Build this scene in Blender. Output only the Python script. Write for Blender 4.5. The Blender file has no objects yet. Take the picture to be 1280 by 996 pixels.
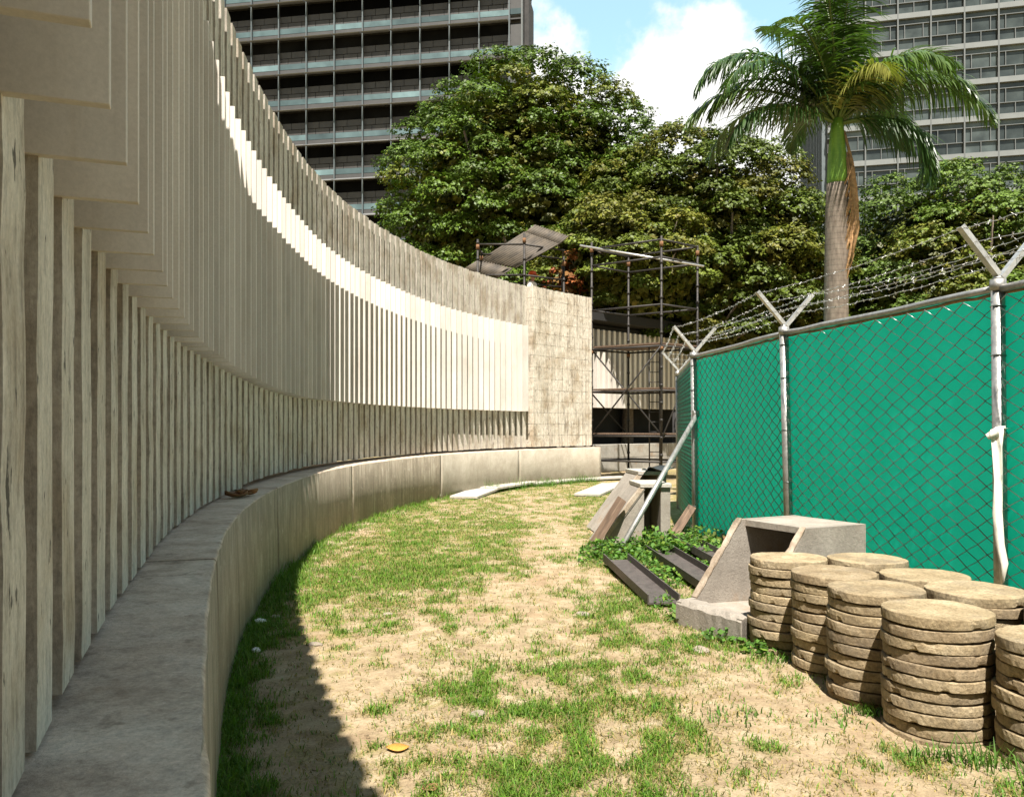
import bpy, bmesh, math, random
import numpy as np
from mathutils import Vector, Matrix
R = math.radians
random.seed(7)
rng = np.random.default_rng(11)
scene = bpy.context.scene
COL = scene.collection
F, HZ, CAMZ = 1050.0, 531.6, 1.6

# ------------------------------------------------------------------ helpers
def at(px, py, d):
    """a point at depth d that the photograph shows at pixel px, py"""
    return Vector(((px - 640) / F * d, d, CAMZ + (HZ - py) / F * d))

def tag(o, label=None, cat=None, group=None, kind=None):
    if label: o['label'] = label
    if cat: o['category'] = cat
    if group: o['group'] = group
    if kind: o['kind'] = kind
    return o

def empty(name, loc=(0, 0, 0), rz=0.0, label=None, cat=None, group=None):
    o = bpy.data.objects.new(name, None)
    COL.objects.link(o)
    o.location = loc
    o.rotation_euler = (0, 0, rz)
    o.empty_display_size = 0.2
    tag(o, label, cat, group)
    return o

def link(name, me, parent=None, mat=None):
    o = bpy.data.objects.new(name, me)
    COL.objects.link(o)
    if mat is not None and len(me.materials) == 0:
        me.materials.append(mat)
    if parent is not None:
        o.parent = parent
    return o

def np_mesh(name, V, Fc, mat, col=None, smooth=False):
    """V (n,3), Fc (m,k) with k 3 or 4, col (n,3) optional per-vertex tint"""
    V = np.asarray(V, dtype=np.float32); Fc = np.asarray(Fc, dtype=np.int32)
    me = bpy.data.meshes.new(name)
    n, (m, k) = len(V), Fc.shape
    me.vertices.add(n); me.vertices.foreach_set('co', V.ravel())
    me.loops.add(m * k); me.loops.foreach_set('vertex_index', Fc.ravel())
    me.polygons.add(m)
    me.polygons.foreach_set('loop_start', np.arange(0, m * k, k, dtype=np.int32))
    me.polygons.foreach_set('loop_total', np.full(m, k, dtype=np.int32))
    if smooth:
        me.polygons.foreach_set('use_smooth', np.ones(m, dtype=bool))
    me.update(calc_edges=True)
    if col is not None:
        c = np.ones((n, 4), dtype=np.float32); c[:, :3] = col
        a = me.color_attributes.new('tint', 'FLOAT_COLOR', 'POINT')
        a.data.foreach_set('color', c.ravel())
    if mat: me.materials.append(mat)
    return me

class MB:
    """collects boxes, prisms and tubes into one mesh"""
    def __init__(s): s.v = []; s.f = []; s.sm = []; s.mi = {}
    def add(s, vs, fs, smooth=False):
        n = len(s.v); s.v += [tuple(v) for v in vs]
        for f in fs:
            s.f.append(tuple(i + n for i in f)); s.sm.append(smooth)
    def box(s, c, size, rot=None, bev=0.0):
        hx, hy, hz = [q / 2 for q in size]
        if bev <= 0:
            vs = [Vector((x * hx, y * hy, z * hz)) for z in (-1, 1) for y in (-1, 1) for x in (-1, 1)]
            fs = [(0, 2, 3, 1), (4, 5, 7, 6), (0, 1, 5, 4), (2, 6, 7, 3), (0, 4, 6, 2), (1, 3, 7, 5)]
        else:
            b = min(bev, hx * .9, hy * .9, hz * .9)
            bm = bmesh.new(); bmesh.ops.create_cube(bm, size=1)
            for v in bm.verts: v.co = Vector((v.co.x * 2 * hx, v.co.y * 2 * hy, v.co.z * 2 * hz))
            bmesh.ops.bevel(bm, geom=bm.edges[:], offset=b, segments=1, affect='EDGES')
            bm.verts.index_update()
            vs = [v.co.copy() for v in bm.verts]; fs = [tuple(v.index for v in f.verts) for f in bm.faces]
            bm.free()
        c = Vector(c)
        if rot is not None: vs = [rot @ v for v in vs]
        s.add([v + c for v in vs], fs)
    def prism(s, poly, axis_vec, origin=(0, 0, 0), u=None, w=None):
        """extrude a 2-D polygon (in the u,w plane) along axis_vec"""
        o = Vector(origin); u = Vector(u); w = Vector(w); a = Vector(axis_vec)
        n = len(poly)
        vs = [o + u * p[0] + w * p[1] for p in poly] + [o + u * p[0] + w * p[1] + a for p in poly]
        fs = [tuple(range(n - 1, -1, -1)), tuple(range(n, 2 * n))]
        fs += [(i, (i + 1) % n, n + (i + 1) % n, n + i) for i in range(n)]
        s.add(vs, fs)
    def tube(s, pts, r, k=8, cap=True, smooth=True):
        pts = [Vector(p) for p in pts]
        rr = r if isinstance(r, (list, tuple)) else [r] * len(pts)
        n0 = len(s.v); prev = None
        for i, p in enumerate(pts):
            if i == 0: t = pts[1] - pts[0]
            elif i == len(pts) - 1: t = pts[-1] - pts[-2]
            else: t = (pts[i + 1] - pts[i]).normalized() + (pts[i] - pts[i - 1]).normalized()
            t = t.normalized() if t.length > 1e-9 else Vector((0, 0, 1))
            if prev is None:
                ref = Vector((0, 0, 1)) if abs(t.z) < .9 else Vector((1, 0, 0))
                a = t.cross(ref).normalized()
            else:
                a = prev - t * prev.dot(t)
                a = a.normalized() if a.length > 1e-6 else t.orthogonal().normalized()
            prev = a; b = t.cross(a)
            for j in range(k):
                q = 2 * math.pi * j / k
                s.v.append(tuple(p + (a * math.cos(q) + b * math.sin(q)) * rr[i]))
        for i in range(len(pts) - 1):
            for j in range(k):
                s.f.append((n0 + i * k + j, n0 + i * k + (j + 1) % k, n0 + (i + 1) * k + (j + 1) % k, n0 + (i + 1) * k + j)); s.sm.append(smooth)
        if cap:
            s.f.append(tuple(n0 + j for j in range(k - 1, -1, -1))); s.sm.append(False)
            e = n0 + (len(pts) - 1) * k
            s.f.append(tuple(e + j for j in range(k))); s.sm.append(False)
    def mesh(s, name, mat=None):
        me = bpy.data.meshes.new(name)
        me.from_pydata(s.v, [], s.f)
        me.polygons.foreach_set('use_smooth', np.array(s.sm, dtype=bool))
        for k_, v_ in s.mi.items(): me.polygons[k_].material_index = v_
        me.update()
        bm = bmesh.new(); bm.from_mesh(me); bmesh.ops.recalc_face_normals(bm, faces=bm.faces); bm.to_mesh(me); bm.free()
        if mat: me.materials.append(mat)
        return me
    def build(s, name, mat=None, parent=None):
        return link(name, s.mesh(name, mat), parent)

def rotz(a): return Matrix.Rotation(a, 3, 'Z')
def frame_to(d):
    """rotation taking local X to direction d"""
    return Vector(d).to_track_quat('X', 'Z').to_matrix()

# ------------------------------------------------------------------ materials
class NT:
    def __init__(s, name):
        s.m = bpy.data.materials.new(name); s.m.use_nodes = True
        s.t = s.m.node_tree; s.n = s.t.nodes; s.l = s.t.links
        s.b = s.n['Principled BSDF']; s.out = s.n['Material Output']
        s._c = None
    def co(s, scale=(1, 1, 1), obj=True):
        tc = s.n.new('ShaderNodeTexCoord'); mp = s.n.new('ShaderNodeMapping')
        mp.inputs['Scale'].default_value = scale
        s.l.new(tc.outputs['Object'], mp.inputs['Vector'])
        return mp.outputs['Vector']
    def wco(s, scale=(1, 1, 1)):
        g = s.n.new('ShaderNodeNewGeometry'); mp = s.n.new('ShaderNodeMapping')
        mp.inputs['Scale'].default_value = scale
        s.l.new(g.outputs['Position'], mp.inputs['Vector'])
        return mp.outputs['Vector']
    def noise(s, vec, scale=5, detail=6, rough=.6):
        n = s.n.new('ShaderNodeTexNoise'); s.l.new(vec, n.inputs['Vector'])
        n.inputs['Scale'].default_value = scale; n.inputs['Detail'].default_value = detail
        n.inputs['Roughness'].default_value = rough
        return n.outputs['Fac']
    def ramp(s, fac, stops):
        r = s.n.new('ShaderNodeValToRGB'); s.l.new(fac, r.inputs['Fac'])
        e = r.color_ramp.elements
        while len(e) < len(stops): e.new(.5)
        for i, (p, c) in enumerate(stops):
            e[i].position = p
            e[i].color = (*c, 1) if isinstance(c, tuple) else (c, c, c, 1)
        return r.outputs['Color']
    def mix(s, a, b, fac, mode='MIX'):
        m = s.n.new('ShaderNodeMix'); m.data_type = 'RGBA'; m.blend_type = mode
        for val, sock in ((fac, m.inputs[0]), (a, m.inputs[6]), (b, m.inputs[7])):
            if isinstance(val, (int, float)): sock.default_value = val if sock.type == 'VALUE' else (val, val, val, 1)
            elif isinstance(val, tuple): sock.default_value = (*val, 1)
            else: s.l.new(val, sock)
        return m.outputs[2]
    def base(s, c):
        if isinstance(c, tuple): s.b.inputs['Base Color'].default_value = (*c, 1)
        else: s.l.new(c, s.b.inputs['Base Color'])
        return s
    def bump(s, fac, strength=.4, dist=.01):
        b = s.n.new('ShaderNodeBump'); b.inputs['Strength'].default_value = strength
        b.inputs['Distance'].default_value = dist
        s.l.new(fac, b.inputs['Height']); s.l.new(b.outputs['Normal'], s.b.inputs['Normal'])
        return s
    def pbr(s, rough=.8, metal=0., spec=None):
        s.b.inputs['Roughness'].default_value = rough; s.b.inputs['Metallic'].default_value = metal
        if spec is not None: s.b.inputs['Specular IOR Level'].default_value = spec
        return s
    def attr(s, name='tint'):
        a = s.n.new('ShaderNodeAttribute'); a.attribute_name = name
        return a.outputs['Color']
    def rnd(s):
        return s.n.new('ShaderNodeObjectInfo').outputs['Random']

def simple(name, c, rough=.7, metal=0., var=.25, scale=8, bump=.15, dist=.004):
    t = NT(name)
    v = t.noise(t.co(), scale, 6)
    lo = tuple(x * (1 - var) for x in c); hi = tuple(min(1, x * (1 + var)) for x in c)
    t.base(t.ramp(v, [(.3, lo), (.7, hi)])).pbr(rough, metal)
    if bump: t.bump(v, bump, dist)
    return t.m

M = {}
# broken front faces of the ribs, and their smoother sides
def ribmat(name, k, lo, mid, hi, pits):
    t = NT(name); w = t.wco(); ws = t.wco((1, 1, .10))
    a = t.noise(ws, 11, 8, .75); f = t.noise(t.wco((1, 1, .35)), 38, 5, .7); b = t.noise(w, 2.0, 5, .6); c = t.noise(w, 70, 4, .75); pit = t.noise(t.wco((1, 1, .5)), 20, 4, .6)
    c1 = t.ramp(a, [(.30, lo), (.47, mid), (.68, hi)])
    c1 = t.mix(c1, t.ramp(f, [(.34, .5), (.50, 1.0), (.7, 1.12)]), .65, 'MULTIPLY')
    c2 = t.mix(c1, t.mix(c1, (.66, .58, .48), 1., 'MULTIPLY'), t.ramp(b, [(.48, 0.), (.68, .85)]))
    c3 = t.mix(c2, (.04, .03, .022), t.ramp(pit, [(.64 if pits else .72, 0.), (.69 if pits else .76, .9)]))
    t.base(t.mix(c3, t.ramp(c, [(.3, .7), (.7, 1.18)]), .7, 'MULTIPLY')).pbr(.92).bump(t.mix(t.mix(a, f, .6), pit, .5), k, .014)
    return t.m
M['rough'] = ribmat('rough_concrete', 1.0, (.29, .245, .195), (.53, .47, .385), (.68, .615, .525), True)
M['endrib'] = ribmat('end_rib_concrete', 1., (.13, .10, .072), (.56, .49, .39), (.72, .65, .54), True)
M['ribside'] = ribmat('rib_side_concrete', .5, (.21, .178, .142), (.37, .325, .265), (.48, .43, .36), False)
# smooth precast fins
t = NT('smooth_concrete'); w = t.wco(); a = t.noise(t.wco((1, 1, .25)), 3.5, 6, .6); c = t.noise(w, 90, 4, .7)
c1 = t.ramp(a, [(.3, (.59, .535, .465)), (.7, (.72, .66, .585))])
c2 = t.mix(c1, t.ramp(t.rnd(), [(0., .86), (1., 1.06)]), 1., 'MULTIPLY')
st = t.noise(t.wco((1.6, 1.6, .05)), 9, 5, .65); c2 = t.mix(c2, t.mix(c2, (.62, .55, .46), 1., 'MULTIPLY'), t.ramp(st, [(.56, 0.), (.76, .30)]))
bl = t.noise(w, 1.1, 6, .7); c2 = t.mix(c2, t.mix(c2, (.78, .74, .69), 1., 'MULTIPLY'), t.ramp(bl, [(.50, 0.), (.68, .45)]))
t.base(t.mix(c2, t.ramp(c, [(.3, .84), (.7, 1.06)]), .7, 'MULTIPLY')).pbr(.75).bump(c, .15, .003)
M['smooth'] = t.m
# plinth
t = NT('plinth_concrete'); w = t.wco(); a = t.noise(w, 2.4, 9, .72); vs = t.noise(t.wco((1, 1, .09)), 12, 8, .75); c = t.noise(w, 75, 5, .75); m5 = t.noise(w, 16, 7, .75)
sp = t.noise(w, 8, 5, .65); big = t.noise(w, 1.0, 5, .6)
top = t.ramp(a, [(.30, (.33, .235, .16)), (.5, (.54, .42, .315)), (.7, (.67, .555, .44))])
top = t.mix(top, (.15, .105, .07), t.ramp(sp, [(.58, 0.), (.68, .6)]))
top = t.mix(top, t.ramp(m5, [(.32, .62), (.55, 1.05)]), .8, 'MULTIPLY')
vo = t.n.new('ShaderNodeTexVoronoi'); vo.feature = 'DISTANCE_TO_EDGE'; vo.inputs['Scale'].default_value = .55
wm = t.n.new('ShaderNodeVectorMath'); wm.operation = 'MULTIPLY_ADD'; nz_ = t.n.new('ShaderNodeTexNoise'); nz_.inputs['Scale'].default_value = 3; nz_.inputs['Detail'].default_value = 5; t.l.new(w, nz_.inputs['Vector'])
t.l.new(nz_.outputs['Color'], wm.inputs[0]); wm.inputs[1].default_value = (.5, .5, .5); t.l.new(w, wm.inputs[2]); t.l.new(wm.outputs[0], vo.inputs['Vector'])
crk = t.ramp(vo.outputs['Distance'], [(.0, 1.), (.006, 0.)])
top = t.mix(top, (.07, .05, .035), t.mix(0., crk, t.ramp(big, [(.48, 0.), (.56, .9)])))
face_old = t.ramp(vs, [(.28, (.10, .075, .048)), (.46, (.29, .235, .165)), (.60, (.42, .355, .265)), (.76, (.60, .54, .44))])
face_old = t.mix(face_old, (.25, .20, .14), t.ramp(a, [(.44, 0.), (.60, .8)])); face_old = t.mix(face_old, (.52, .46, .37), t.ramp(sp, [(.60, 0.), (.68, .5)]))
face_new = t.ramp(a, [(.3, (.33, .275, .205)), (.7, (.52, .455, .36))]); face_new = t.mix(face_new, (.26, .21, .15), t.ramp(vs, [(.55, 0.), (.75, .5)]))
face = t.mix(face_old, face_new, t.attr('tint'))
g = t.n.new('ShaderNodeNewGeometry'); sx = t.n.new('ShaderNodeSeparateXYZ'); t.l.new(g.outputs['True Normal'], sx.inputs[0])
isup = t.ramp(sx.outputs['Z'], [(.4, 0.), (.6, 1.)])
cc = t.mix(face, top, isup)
t.base(t.mix(cc, t.ramp(c, [(.3, .68), (.7, 1.18)]), .85, 'MULTIPLY')).pbr(.9).bump(t.mix(m5, c, .5), .8, .010)
M['plinth'] = t.m
# precast units, discs, slabs
def conc(name, lo, hi, stain=(.25, .14, .06), amt=.6, pit=True, rv=(.88, 1.08)):
    t = NT(name); w = t.co(); a = t.noise(w, 4, 7, .65); c = t.noise(w, 45, 5, .75); st = t.noise(w, 3.1, 4, .6)
    q = t.ramp(a, [(.3, lo), (.7, hi)])
    q = t.mix(q, stain, t.ramp(st, [(.58, 0.), (.72, amt)]))
    q = t.mix(q, t.ramp(t.rnd(), [(0., rv[0]), (1., rv[1])]), 1., 'MULTIPLY')
    q = t.mix(q, t.ramp(c, [(.3, .72), (.68, 1.12)]), .75, 'MULTIPLY')
    t.base(q).pbr(.92).bump(t.mix(a, c, .7), 1., .010)
    return t.m
M['precast'] = conc('precast_concrete', (.215, .185, .15), (.33, .29, .24), amt=.4)
t = NT('disc_concrete'); w = t.co(); oi = t.n.new('ShaderNodeObjectInfo'); av = t.n.new('ShaderNodeVectorMath'); av.operation = 'ADD'; t.l.new(w, av.inputs[0]); t.l.new(oi.outputs['Location'], av.inputs[1]); w = av.outputs[0]
a = t.noise(w, 5, 8, .7); c = t.noise(w, 55, 6, .8); ag = t.n.new('ShaderNodeTexVoronoi'); ag.inputs['Scale'].default_value = 85; t.l.new(w, ag.inputs['Vector']); st = t.noise(w, 2.6, 6, .7)
q = t.ramp(a, [(.3, (.215, .16, .092)), (.52, (.35, .275, .17)), (.72, (.47, .39, .265))])
q = t.mix(q, (.20, .165, .12), t.ramp(st, [(.5, 0.), (.68, .75)]))
q = t.mix(q, t.ramp(ag.outputs['Color'], [(.1, .6), (.6, 1.1)]), .45, 'MULTIPLY')
q = t.mix(q, t.ramp(t.rnd(), [(0., (.80, .76, .74)), (.5, (1., .98, .93)), (1., (1.12, 1.1, 1.08))]), 1., 'MULTIPLY')
q = t.mix(q, t.ramp(c, [(.34, .5), (.62, 1.15)]), .8, 'MULTIPLY')
t.base(q).pbr(.95, 0, .2).bump(t.mix(c, a, .35), 1., .014); M['disc'] = t.m
M['slab'] = conc('slab_concrete', (.38, .345, .29), (.48, .44, .38), amt=.3)
M['block'] = conc('block_concrete', (.24, .22, .185), (.36, .33, .28), amt=.5)
M['lip'] = conc('chipped_rim', (.20, .135, .08), (.52, .43, .33), stain=(.10, .055, .03), amt=.95)
# metals
def metal(name, c, rough=.45, metal_=.9, var=.3):
    t = NT(name); w = t.co(); a = t.noise(w, 14, 6, .7); b = t.noise(w, 60, 3, .6)
    lo = tuple(x * (1 - var) for x in c); hi = tuple(min(1, x * (1 + var)) for x in c)
    t.base(t.ramp(a, [(.3, lo), (.7, hi)])).pbr(rough, metal_)
    t.l.new(t.ramp(b, [(.3, rough - .1), (.7, rough + .15)]), t.b.inputs['Roughness'])
    return t.m
M['galv'] = metal('galvanised_steel', (.36, .345, .32), .45, .7)
M['wire'] = metal('fence_wire', (.26, .28, .27), .36, .9)
M['steel'] = metal('dark_scaffold_steel', (.035, .03, .026), .6, .4, .5)
M['bluesteel'] = metal('bright_pipe', (.46, .445, .42), .38, .6)
M['rustysteel'] = metal('painted_channel_steel', (.085, .07, .062), .6, .25, .4)
M['rust'] = simple('rust', (.16, .075, .03), .85, 0, .5, 20)
M['wood'] = None
t = NT('weathered_wood'); w = t.co((1, 14, 14)); a = t.noise(w, 3, 6, .6)
t.base(t.ramp(a, [(.3, (.05, .03, .018)), (.55, (.13, .08, .05)), (.75, (.22, .15, .10))])).pbr(.85).bump(a, .4, .006); M['wood'] = t.m
# fence screen
t = NT('green_screen_cloth'); w = t.wco(); a = t.noise(w, 1.3, 4, .6); b = t.noise(t.wco((1, 1, 1)), 220, 2, .5)
q = t.ramp(a, [(.3, (.010, .76, .55)), (.7, (.016, .86, .64))])
dz = t.n.new('ShaderNodeSeparateXYZ'); t.l.new(w, dz.inputs[0]); du_ = t.noise(w, 3.5, 6, .7)
q = t.mix(q, (.32, .42, .30), t.mix(0., t.ramp(du_, [(.45, 0.), (.75, .6)]), t.ramp(dz.outputs['Z'], [(.0, .8), (.30, .06)])))
q = t.mix(q, t.ramp(b, [(.3, .82), (.7, 1.1)]), .6, 'MULTIPLY')
t.base(q).pbr(.62, 0, .3).bump(a, .1, .02)
tr = t.n.new('ShaderNodeBsdfTranslucent'); t.l.new(q, tr.inputs['Color'])
mx = t.n.new('ShaderNodeMixShader'); mx.inputs[0].default_value = .4
t.l.new(t.b.outputs[0], mx.inputs[1]); t.l.new(tr.outputs[0], mx.inputs[2]); t.l.new(mx.outputs[0], t.out.inputs['Surface'])
M['screen'] = t.m
M['ribbon'] = simple('ribbon_cloth', (.72, .66, .56), .8, 0, .1, 6)
# leaves: tint per leaf, a little light comes through
def leafmat(name, trans=.3, rough=.5, spec=.35):
    t = NT(name); q = t.attr('tint')
    t.base(q).pbr(rough, 0, spec)
    tr = t.n.new('ShaderNodeBsdfTranslucent')
    t.l.new(t.mix(q, (1.0, 1.35, .5), 1., 'MULTIPLY'), tr.inputs['Color'])
    mx = t.n.new('ShaderNodeMixShader'); mx.inputs[0].default_value = trans
    t.l.new(t.b.outputs[0], mx.inputs[1]); t.l.new(tr.outputs[0], mx.inputs[2]); t.l.new(mx.outputs[0], t.out.inputs['Surface'])
    return t.m
M['leaf'] = leafmat('tree_leaf', .10, .5, .25)
M['grass'] = leafmat('grass_blade', .3, .6, .25)
M['frond'] = leafmat('palm_leaflet', .25, .38, .5)
M['bark'] = simple('bark', (.13, .10, .075), .9, 0, .4, 12, .8, .02)
t = NT('palm_trunk_bark'); wv = t.n.new('ShaderNodeTexWave'); wv.bands_direction = 'Z'; wv.wave_profile = 'SAW'
t.l.new(t.co(), wv.inputs['Vector']); wv.inputs['Scale'].default_value = 3.2; wv.inputs['Distortion'].default_value = 2.5; wv.inputs['Detail'].default_value = 3
a = t.noise(t.co((1, 1, .3)), 14, 6, .7)
q = t.ramp(a, [(.3, (.085, .062, .045)), (.7, (.215, .17, .13))])
t.base(t.mix(q, t.ramp(wv.outputs['Fac'], [(0., .55), (.3, 1.05)]), .7, 'MULTIPLY')).pbr(.9).bump(t.mix(wv.outputs['Fac'], a, .5), .5, .02); M['palmbark'] = t.m
t = NT('crownshaft_skin'); a = t.noise(t.co((3, 3, .4)), 5, 5)
b = t.noise(t.co((1, 1, 6)), 9, 5, .7); t.base(t.mix(t.ramp(a, [(.3, (.065, .17, .012)), (.7, (.17, .29, .025))]), t.ramp(b, [(.3, .7), (.65, 1.1)]), .7, 'MULTIPLY')).pbr(.6).bump(b, .3, .01); M['shaft'] = t.m
M['dead'] = simple('dead_frond', (.30, .17, .075), .9, 0, .5, 16, .5, .01)
# ground
t = NT('dirt'); w = t.wco(); big = t.noise(w, .9, 6, .65); mid = t.noise(w, 5, 8, .7); fine = t.noise(w, 60, 6, .75)
sand = t.ramp(mid, [(.28, (.20, .14, .082)), (.5, (.335, .255, .155)), (.72, (.46, .375, .25))])
sand = t.mix(sand, (.30, .18, .10), t.ramp(big, [(.50, 0.), (.72, .5)])); dk = t.noise(w, 14, 6, .75); sand = t.mix(sand, (.15, .10, .055), t.ramp(dk, [(.56, 0.), (.70, .6)]))
straw = t.ramp(fine, [(.3, (.10, .085, .025)), (.6, (.27, .225, .075))])
at_ = t.n.new('ShaderNodeAttribute'); at_.attribute_name = 'tint'; sp_ = t.n.new('ShaderNodeSeparateColor'); t.l.new(at_.outputs['Color'], sp_.inputs[0])
q = t.mix(sand, straw, sp_.outputs[0])
q = t.mix(q, t.ramp(fine, [(.28, .6), (.7, 1.18)]), .75, 'MULTIPLY')
t.base(q).pbr(.95, 0, .15).bump(t.mix(mid, fine, .6), .8, .025); M['dirt'] = t.m
# buildings
def glass(name, c, rough=.12, var=.3):
    t = NT(name); w = t.co(); a = t.noise(w, .55, 3, .5)
    lo = tuple(x * (1 - var) for x in c); hi = tuple(x * (1 + var) for x in c)
    q = t.ramp(a, [(.3, lo), (.7, hi)])
    q = t.mix(q, t.ramp(t.rnd(), [(0., .55), (.8, 1.2), (1., 1.7)]), 1., 'MULTIPLY')
    t.base(q).pbr(rough, 0, .5 if rough < .7 else 0.); return t.m
M['teal'] = glass('teal_glass', (.085, .125, .128), .3)
M['greyglass'] = glass('grey_glass', (.055, .066, .062), .2, .45)
M['shadeglass'] = glass('black_shade_glass', (.005, .005, .005), .8)  # unreflecting near-black; on the tower it paints the shadow under the sunshades
M['granite'] = simple('dark_granite', (.046, .042, .039), .55, 0, .2, 1.5, 0)
M['brownpan'] = simple('brown_panel', (.052, .050, .048), .7, 0, .15, 1, 0)
M['shade'] = simple('sunshade_metal', (.125, .124, .120), .6, 0, .15, 2, 0)
M['mull'] = simple('mullion_metal', (.12, .14, .145), .5, .3, .1, 2, 0)
M['whiteband'] = simple('pale_band', (.165, .175, .17), .7, 0, .1, .6, 0)
M['frame'] = simple('pale_window_frame', (.11, .118, .115), .6, 0, .1, 2, 0)
M['darkwall'] = simple('dark_wall', (.045, .042, .04), .9, 0, .3, 1.5, .2)
M['shadeblack'] = simple('shade_black', (.014, .013, .012), .95, 0, .3, 1.5, .1)  # near-black colour standing in for shade on the second wall
M['corr'] = simple('corrugated_zinc', (.070, .054, .037), .7, .1, .5, 3, 0)
M['skin'] = simple('skin', (.35, .17, .10), .6, 0, .1, 5, 0)
M['shirt'] = simple('white_shirt', (.68, .65, .6), .9, 0, .08, 6, .2)
M['trouser'] = simple('dark_trousers', (.03, .035, .06), .9, 0, .2, 6, .2)
M['helmet'] = simple('orange_helmet', (.62, .09, .02), .35, 0, .08, 4, 0)
M['hair'] = simple('black_hair', (.01, .008, .007), .8, 0, .1, 4, 0)
M['stone'] = conc('stone', (.26, .20, .14), (.44, .37, .29), amt=.3)
M['paper'] = simple('white_litter', (.78, .76, .72), .7, 0, .06, 6, 0)
M['leafyellow'] = simple('fallen_leaf_yellow', (.40, .20, .03), .8, 0, .35, 14, 0)
M['leafbrown'] = simple('fallen_leaf_brown', (.20, .10, .04), .8, 0, .4, 20, 0)
M['plastic'] = simple('dark_plastic', (.03, .032, .03), .35, 0, .4, 4, .3)

# ------------------------------------------------------------------ the plan of the curved wall
KS = np.array([-14, -9, -4, 0, 4, 8, 11, 14, 17, 20, 23, 26, 34.])
HD = np.array([-.74, -.60, -.475, -.3829, -.2921, -.1282, -.0356, .1358, .2508, .4395, .61, .8289, 1.0558])
S = np.linspace(-14, 34, 4801); HS = np.interp(S, KS, HD); DS = S[1] - S[0]
XS = np.concatenate([[0], np.cumsum(np.sin(HS)[:-1] * DS)]); YS = np.concatenate([[0], np.cumsum(np.cos(HS)[:-1] * DS)])
i0 = np.argmin(abs(S)); XS += -.5192 - XS[i0]; YS += .6 - YS[i0]
def wp(s, o=0.0, z=0.0):
    x = np.interp(s, S, XS); y = np.interp(s, S, YS); h = np.interp(s, S, HS)
    return Vector((x + o * math.cos(h), y - o * math.sin(h), z))
def wh(s): return float(np.interp(s, S, HS))
Z_PL, Z_PB, Z_PT, Z_TOP = .96, 1.975, 4.272, 5.377
W_PL, W_FIN = .308, .195
STEP = .29
S_FIN_END, S_END = 23.25, 26.05

# ------------------------------------------------------------------ noise helpers (numpy)
def vnoise(x, y, seed=0):
    xi = np.floor(x).astype(int); yi = np.floor(y).astype(int); fx = x - xi; fy = y - yi
    fx = fx * fx * (3 - 2 * fx); fy = fy * fy * (3 - 2 * fy)
    def h(a, b):
        n = (a * 374761393 + b * 668265263 + seed * 1442695041) & 0xffffffff
        n = ((n ^ (n >> 13)) * 1274126177) & 0xffffffff
        return ((n ^ (n >> 16)) & 0xffff) / 65535.0
    return (h(xi, yi) * (1 - fx) + h(xi + 1, yi) * fx) * (1 - fy) + (h(xi, yi + 1) * (1 - fx) + h(xi + 1, yi + 1) * fx) * fy
def fbm(x, y, seed=0, o=4):
    r = 0; a = .5; tot = 0
    for k in range(o):
        r = r + a * vnoise(x * 2 ** k, y * 2 ** k, seed + k); tot += a; a *= .5
    return r / tot
def plinth_dist(x, y):
    """signed distance from the plinth's outer foot, positive towards the path"""
    idx = np.arange(0, len(S), 12)
    px = XS[idx] + W_PL * np.cos(HS[idx]); py = YS[idx] - W_PL * np.sin(HS[idx])
    x = np.asarray(x); y = np.asarray(y); sh = x.shape; xf = x.ravel(); yf = y.ravel()
    out = np.empty(len(xf))
    for c in range(0, len(xf), 20000):
        dx = xf[c:c + 20000, None] - px; dy = yf[c:c + 20000, None] - py
        d2 = dx * dx + dy * dy; k = np.argmin(d2, 1); ar = np.arange(len(k))
        sg = np.sign(dx[ar, k] * np.cos(HS[idx][k]) - dy[ar, k] * np.sin(HS[idx][k]))
        out[c:c + 20000] = np.sqrt(d2[ar, k]) * sg
    return out.reshape(sh)
def bump2(x, y, cx, cy, rx, ry):
    return np.exp(-(((x - cx) / rx) ** 2 + ((y - cy) / ry) ** 2))
def grassiness(x, y):
    n1 = fbm(x * 1.3, y * .9, 3); n2 = fbm(x * 5.5, y * 3.6, 9, 3); n3 = vnoise(x * 16, y * 12, 61)
    g = .40 + .012 * np.clip(y - 8, 0, 8) + .75 * (n1 - .5) + 1.5 * (n2 - .5) + 1.0 * (n3 - .5)
    for bx, by, br in ((.52, 9.2, .3), (1.0, 13, .35), (-.8, 10.9, .3), (.0, 7.4, .35), (.45, 12, .4), (.3, 15.5, .5), (-.9, 16.6, .4), (1.5, 16.5, .5)): g = g - .24 * bump2(x, y, bx, by, br, br * 1.8)
    g = g + .50 * bump2(x, y, -1.35, 9.6, .85, 2.9) + .30 * bump2(x, y, -.9, 14.0, 1.0, 3.) + .16 * bump2(x, y, -.2, 9.5, 1.2, 2.6)
    g = g + .25 * bump2(x, y, 1.6, 17, 1.2, 6) + .35 * bump2(x, y, 1.3, 10.3, .6, 1.8)
    g = g - .30 * bump2(x, y, .50, 9.5, .45, 3.2) - .26 * bump2(x, y, .75, 15, .45, 3.0)
    g = g - .40 * bump2(x, y, -.95, 5.9, .7, .65) - .34 * bump2(x, y, 1.7, 4.6, .85, 1.2)
    g = g - .5 * bump2(x, y, -.8, 4.5, .5, 1.3) + .10 * bump2(x, y, .4, 4.6, 1.2, 1.5) + .08 * bump2(x, y, .9, 6.8, 1.2, 2.)
    return g

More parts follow.
